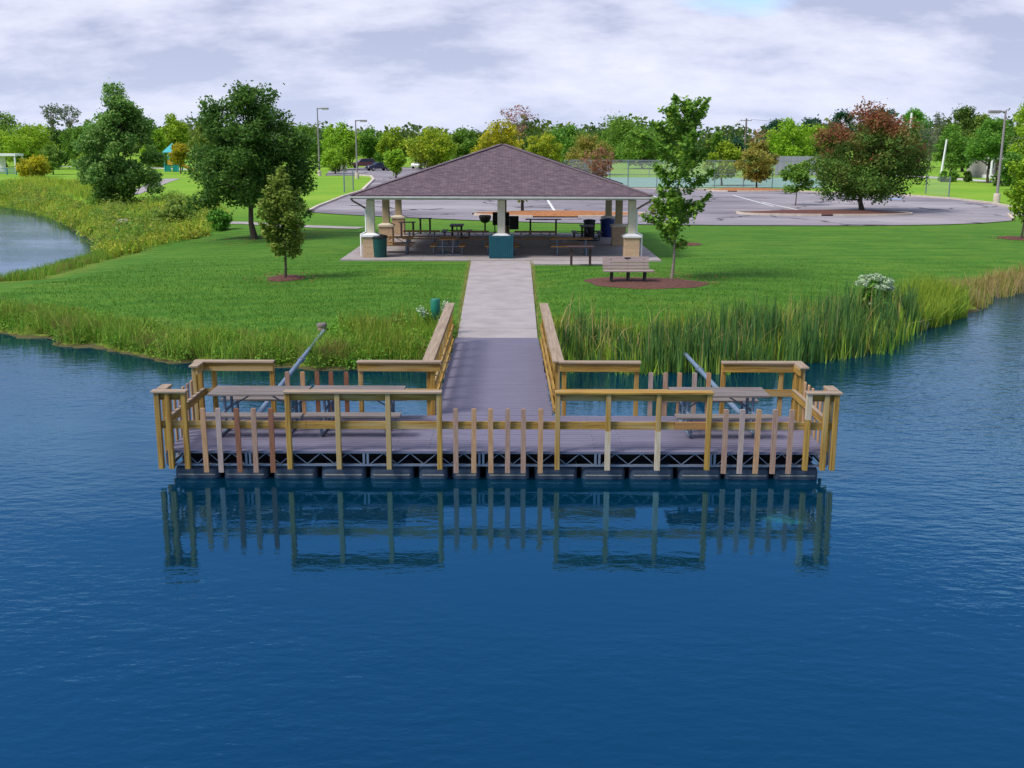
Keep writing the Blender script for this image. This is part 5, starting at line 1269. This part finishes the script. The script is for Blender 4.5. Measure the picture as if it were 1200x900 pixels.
l = at(509, 393); t = plant('flowering_shrub', 'small weed with white flower heads round the green tube', 'flowering weed', (l[0] - .05, l[1] - .1, l[2]), .8, .35, .05, 'round', 'mid', 500, .05, seed=62, nc=16, rc=.13, trunk_r=.012, limbs=6)
cs = [(-.32, -.1, .80, .13), (-.22, -.1, .70, .12), (.40, -.05, .95, .14), (.33, -.1, .82, .1)]
pts = np.vstack([np.array(c[:3]) + rg.normal(size=(60, 3)) * c[3] * .42 for c in cs]); v, q = leaf_quads(pts, .035, rg); link_mesh('blossom', np_mesh('blossom', v, q), L['flower'], t)

# rocks at the water's edge
def rock(label, loc, s, seed):
    rg = random.Random(seed); bm = bmesh.new(); bmesh.ops.create_icosphere(bm, subdivisions=3, radius=1)
    for v in bm.verts:
        n_ = 1 + .14 * math.sin(v.co.x * 3 + seed) + .12 * math.sin(v.co.y * 4 + 2 * v.co.z) + rg.uniform(-.04, .04); v.co = Vector((v.co.x * s[0] * n_, v.co.y * s[1] * n_, v.co.z * s[2] * n_))
    me = bpy.data.meshes.new('rock'); bm.to_mesh(me); bm.free()
    o = link_mesh('rock', me, M['rock']); o.location = loc; return tag(o, label, 'rock', 'pale rocks at the water edge')
x, y, _ = P(1078, 380, .05); rock('low pale rock in the water at the right end of the cattails', (x, y, .06), (.30, .2, .17), 1)
x, y, _ = P(1071, 378, .05); rock('small upright pale rock touching the low rock at the right end of the cattails', (x, y, .08), (.12, .12, .24), 2)
x, y, _ = G(150, 267); rock('flat pale rock lying in the meadow by the left pond', (x, y, _ + .15), (.9, .5, .32), 3)

# ------------------------------------------------------------------ lamps, poles and wires
def lamp(label, px, foot, top, arm, side=1):
    l = at(px, foot); H = Z_at(top, l[1]) - l[2]; t = thing('street_lamp', label, 'street lamp', l, 0, 'tall parking lot lamps')
    b = MB(); b.lathe([(.28, 0), (.28, .75), (.25, .82)], n=16); b.build('base', M['kerb'], t)
    b = MB(); b.tube((0, 0, .8), (0, 0, H), .12, .08, 12); b.build('pole', M['lampgrey'], t)
    b = MB(); b.tube((0, 0, H - .12), (side * arm, 0, H - .04), .08, .07, 8); b.build('arm', M['lampgrey'], t)
    b = MB(); b.box((side * (arm + .25), 0, H - .10), (.95, .42, .24)); hd = b.build('lamp_head', M['lampgrey'], t, bevel=.04)
    b = MB(); b.box((side * (arm + .3), 0, H - .27), (.85, .4, .06)); b.build('lens', M['lens'], hd)
    return t
lamp('taller lamp of the left pair, just left of the large lime tree', 374, 207, 127, .9)
lamp('lower lamp of the left pair, between the lime tree and the navy car', 418, 210, 141, .8)
lamp('tall lamp at the right edge of the parking lot before the house', 1167, 236, 128, .7, -1)
def utility_pole(label, px, d, top, foot=None, arm=True, mt='pole', leanx=0.0, r=.16):
    l = at(px, d=d) if foot is None else at(px, foot); H = Z_at(top, l[1]) - l[2]; t = thing('utility_pole', label, 'utility pole', l, 0, 'wooden utility poles')
    b = MB(); b.tube((0, 0, 0), (leanx * H, 0, H), r, r * .7, 10); b.build('pole', M[mt], t)
    if arm:
        b = MB(); b.box((0, 0, H - .6), (3.0, .14, .16), Matrix.Rotation(R(0), 3, 'Z')); ca = b.build('crossarm', M['pole'], t)
        for x in (-1.3, -.5, .5, 1.3):
            b = MB(); b.lathe([(.05, 0), (.08, .08), (.05, .2)], (x, 0, H - .52), 8); b.build('insulator', M['lampgrey'], ca)
    return Vector((l[0], l[1], l[2] + H))
a1 = utility_pole('nearer dark utility pole with a crossarm behind the tennis courts', 871, 300, 138, r=.3)
a2 = utility_pole('farther dark utility pole beside the feathery young tree', 840, 380, 150, r=.3)
utility_pole('white topped pole rising behind the right side of the turning maple', 1062, 190, 131, arm=False, mt='white', r=.26)
utility_pole('bare pale pole leaning to the right by the road', 1101, None, 162, foot=210, arm=False, mt='white', leanx=.075, r=.16)
for lab, a_, c, dz in (('power line between the two dark utility poles', a1 + Vector((-1.3, 0, -.3)), a2 + Vector((-1.3, 0, -.3)), 1.2), ('power line running off to the right of the nearer dark utility pole', a1 + Vector((1.3, 0, -.3)), a1 + Vector((95, 25, 1.)), 2.0)):
    b = MB(); pts = [a_.lerp(c, k / 14) - Vector((0, 0, dz * 4 * (k / 14) * (1 - k / 14))) for k in range(15)]; b.path([p - a_ for p in pts], .035, 5)
    o = b.build('power_line', M['wire']); o.location = a_; tag(o, lab, 'power line')

# ------------------------------------------------------------------ fences
def fence(name, label, pts, h, mesh=True, spacing=3.0, rails=(1.0,), post_r=.045, mt='galv', screen=None, panel=None):
    A = Vector(pts[0]); t = thing(name, label, 'fence', A); P3 = [Vector(p) for p in pts]; b = MB(); sc_b = MB()
    for a_, c in zip(P3[:-1], P3[1:]):
        Ln = (c - a_).length; k = max(1, round(Ln / spacing))
        for i in range(k + (c is P3[-1])):
            q = a_.lerp(c, i / k) - A; m_ = MB(); m_.tube(q, q + Vector((0, 0, h)), post_r, n=8); m_.build('post', M[mt], t)
        for f in rails: m_ = MB(); m_.tube(a_ - A + Vector((0, 0, h * f - .03)), c - A + Vector((0, 0, h * f - .03)), post_r * .6, n=6); m_.build('rail', M[mt], t)
        d = (c - a_).normalized(); n_ = Vector((-d.y, d.x, 0)) * (post_r + .01)
        if mesh: b.add([a_ - A + n_ + Vector((0, 0, .03)), c - A + n_ + Vector((0, 0, .03)), c - A + n_ + Vector((0, 0, h - .05)), a_ - A + n_ + Vector((0, 0, h - .05))], [(0, 1, 2, 3)])
        if screen and c is P3[-1] or (screen and len(P3) == 2):
            f0, f1, z0, z1 = screen
            p0, p1 = a_.lerp(c, f0) - A - n_, a_.lerp(c, f1) - A - n_
            sc_b.add([p0 + Vector((0, 0, z0)), p1 + Vector((0, 0, z0)), p1 + Vector((0, 0, z1)), p0 + Vector((0, 0, z1))], [(0, 1, 2, 3)])
    if mesh: b.build('chain_link', M['chain'], t)
    if screen: 
        o = sc_b.build('windscreen', M['screen'], t); m_ = o.modifiers.new('thickness', 'SOLIDIFY'); m_.thickness = .01
    return t
f0, f1 = P(668, 220, LZ), P(972, 220.5, LZ)
fence('tennis_fence', 'tall chain link fence on the near side of the tennis courts', [f0, f1], Z_at(187, f0[1]) - LZ, rails=(1.0, .5))
g0, g1 = P(660, 207, LZ), P(985, 207, LZ)
fence('tennis_fence', 'tall chain link fence with a grey windscreen on the far side of the tennis courts', [g0, g1], Z_at(187.5, g0[1]) - LZ, rails=(1.0,), screen=(.76, .965, .3, 3.0))
# two low fences with pale posts
fence('low_fence', 'low wire fence with two pale posts on the grass right of the parking lot', [G(1084, 226), G(1111, 229.5)], 1.9, mesh=True, spacing=19, rails=(), post_r=.065, mt='galv')
fence('low_fence', 'low wire fence with two pale posts on the grass left of the parking lot', [G(403, 226), G(413.5, 223.5)], 2.2, mesh=True, spacing=19, rails=(), post_r=.065, mt='galv')
fence('low_fence', 'blue green fence in front of the white shelter at the left edge', [at(-14, d=160), at(18, d=160)], 1.0, mesh=False, spacing=1.2, rails=(1.0, .75, .5, .25), post_r=.10, mt='fence_blue')
# practice board by the courts
x, y, _ = P(706, 211, LZ); t = thing('practice_board', 'small dark framed board on posts beyond the tennis fence', 'board', (x, y, LZ))
b = MB(); b.box((0, 0, 1.35), (1.9, .08, 1.1)); b.build('board', M['screen'], t)
for s in (-1, 1): b = MB(); b.span((s * .9 - .05, -.10, 0), (s * .9 + .05, -.045, 1.95)); b.build('post', M['grill'], t)

# ------------------------------------------------------------------ far buildings and cars
x, y, z = at(6, d=172); t = thing('open_shelter', 'small white shelter with open sides at the left edge of the photo', 'shelter', (x, y, z))
b = MB(); b.span((-2.4, -1.5, 2.6), (2.4, 1.5, 2.95)); b.build('roof', M['white'], t)
for sx in (-2.2, 2.2):
    for sy in (-1.3, 1.3): b = MB(); b.span((sx - .1, sy - .1, 0), (sx + .1, sy + .1, 2.6)); b.build('post', M['white'], t)
b = MB(); b.span((-2.05, 1.22, .0), (-.5, 1.34, 2.55)); b.build('wall', M['white'], t)
x, y, z = at(203, d=178); t = thing('playground_tower', 'playground tower with a turquoise pointed roof and green panels', 'playground', (x, y, z))
b = MB(); r_ = 1.35; zr = 3.15
b.add([(-r_, -r_, zr), (r_, -r_, zr), (r_, r_, zr), (-r_, r_, zr), (0, 0, zr + 1.5)], [(0, 1, 4), (1, 2, 4), (2, 3, 4), (3, 0, 4), (3, 2, 1, 0)]); b.build('roof', M['teal_roof'], t)
for sx in (-1.1, 1.1):
    for sy in (-1.1, 1.1): b = MB(); b.tube((sx, sy, 0), (sx, sy, zr), .1, n=8); b.build('post', M['teal_roof'], t)
b = MB(); b.span((-1.0, -1.0, 1.0), (1.0, 1.0, 1.12)); b.build('platform', M['play_green'], t)
for k, (a_, c) in enumerate((((-1.0, -1.12, .1), (-.1, -1.04, 1.0)), ((.15, -1.12, .1), (1.0, -1.04, 1.0)))): b = MB(); b.span(a_, c); b.build('panel', M['play_green'], t)
b = MB(); b.span((-.6, -1.1, 1.15), (0.2, -1.02, 1.9)); b.build('panel', M['play_yellow'], t)
b = MB(); b.path([(1.1, 0, 1.15), (1.8, 0, 1.0), (2.9, 0, .35), (3.4, 0, .3)], .28, 8); b.build('slide', M['play_yellow'], t)

x, y, z = at(1181, d=158); hs = thing('house', 'pale house with a white columned porch behind the trees at the right edge', 'house', (x, y, z))
b = MB(); b.span((-3.6, 0, 0), (4.4, 6, 3.0)); b.build('wall', M['house'], hs)
b = MB(); b.add([(-4.0, -.4, 3.0), (4.8, -.4, 3.0), (4.8, 6.4, 3.0), (-4.0, 6.4, 3.0), (-4.0, 3, 4.9), (4.8, 3, 4.9)], [(0, 1, 5, 4), (2, 3, 4, 5), (0, 4, 3), (1, 2, 5), (3, 2, 1, 0)]); b.build('roof', M['house_roof'], hs)
b = MB(); b.span((-3.8, -2.6, 2.75), (4.2, -.02, 2.95)); pr_ = b.build('porch_roof', M['white'], hs)
b = MB(); b.span((-3.8, -2.6, 0), (4.2, -.02, .5)); b.build('porch_floor', M['white'], hs)
for px_o in (-3.6, -1.7, .2, 2.1, 3.9): b = MB(); b.tube((px_o, -2.4, .5), (px_o, -2.4, 2.75), .16, n=10); b.build('column', M['white'], hs)
for wx in (-2.7, 0.6, 3.0):
    b = MB(); b.span((wx - .55, -.045, 1.2), (wx + .55, -.003, 2.5)); w_ = b.build('window', M['white'], hs)
    b = MB(); b.span((wx - .45, -.06, 1.3), (wx + .45, -.047, 2.4)); b.build('pane', M['glass'], w_)
b = MB(); b.span((-1.9, -.05, .5), (-.9, -.003, 2.55)); b.build('door', M['maroon_car'], hs)

def car(name, label, loc, rz, mt, kind='sedan'):
    t = thing(name, label, 'car', loc, rz, 'cars parked beyond the lot')
    if kind == 'sedan': body = [(-2.25, .35), (-2.28, .72), (-2.15, .95), (-1.4, 1.0), (1.0, .97), (2.0, .86), (2.25, .66), (2.25, .35)]; cab = [(-1.65, .98), (-1.05, 1.42), (.35, 1.45), (1.15, .96)]
    else: body = [(-2.25, .40), (-2.28, .85), (-2.2, 1.08), (1.0, 1.08), (2.05, .98), (2.28, .75), (2.28, .40)]; cab = [(-2.15, 1.06), (-1.95, 1.72), (.35, 1.75), (1.05, 1.06)]
    def ext(poly, w0, w1=None):
        w1 = w1 or w0; n_ = len(poly); zs_ = [p[1] for p in poly]; lo, hi = min(zs_), max(zs_); b = MB(); vs = []
        for s in (-1, 1):
            for px, pz in poly: w = w0 + (w1 - w0) * (pz - lo) / (hi - lo); vs.append((px, s * w, pz))
        b.add(vs, [tuple(range(n_)), tuple(reversed(range(n_, 2 * n_)))] + [((i + 1) % n_, i, n_ + i, n_ + (i + 1) % n_) for i in range(n_)]); return b
    ext(body, .90, .84).build('body', M[mt], t, bevel=.05)
    cb = ext(cab, .80, .62).build('cabin', M[mt], t, bevel=.04)
    cx = sum(p[0] for p in cab) / 4; cz0 = cab[0][1]; cz1 = cab[1][1]
    ins = [(p[0] * .86 + cx * .14, cz0 + (p[1] - cz0) * .88 + .04) for p in cab]
    g = ext(ins, .815, .66); g.build('side_windows', M['glass'], cb)
    b = MB(); (xa, za), (xb, zb) = cab[2], cab[3]
    b.add([(xb - .08, -.66, zb + .06), (xb - .08, .66, zb + .06), (xa + .09, .56, za - .06), (xa + .09, -.56, za - .06)], [(0, 1, 2, 3)]); o = b.build('windscreen', M['glass'], cb); m_ = o.modifiers.new('t', 'SOLIDIFY'); m_.thickness = .03; m_.offset = 0
    for wx in (-1.4, 1.42):
        for s in (-1, 1):
            b = MB(); b.tube((wx, s * .92, .33), (wx, s * .70, .33), .33, n=18); w_ = b.build('wheel', M['tyre'], t)
            b = MB(); b.tube((wx, s * .93, .33), (wx, s * .905, .33), .21, n=14); b.build('rim', M['rim'], w_)
    for s in (-1, 1):
        b = MB(); b.box((2.2, s * .62, .68), (.12, .34, .14)); b.build('headlight', M['lens'], t)
        b = MB(); b.box((-2.24, s * .66, .78), (.08, .30, .16)); b.build('tail_light', M['red_lens'], t)
    return t
def cat_(px, py): x, y, z = P(px, py, LZ); return (x, y, LZ + .005)
car('parked_car', 'dark navy sedan parked at the far end of the drive', cat_(443, 200.5), R(215), 'navy_car')
car('parked_car', 'maroon car parked behind the second tall lamp', cat_(425, 197.3), R(200), 'maroon_car', 'suv')
car('parked_car', 'white car beyond the left roof slope of the pavilion', cat_(492, 197.8), R(250), 'white_car', 'suv')
x, y, z = at(397, d=176); t = thing('block_wall', 'low pale lilac masonry wall below the lime tree between the lamps', 'wall', (x, y, z))
b = MB(); b.span((-1.5, -.2, 0), (1.2, .2, 1.7)); b.build('wall_face', M['road'], t); b = MB(); b.span((-1.6, -.26, 1.7), (1.3, .26, 1.82)); b.build('coping', M['concrete'], t)
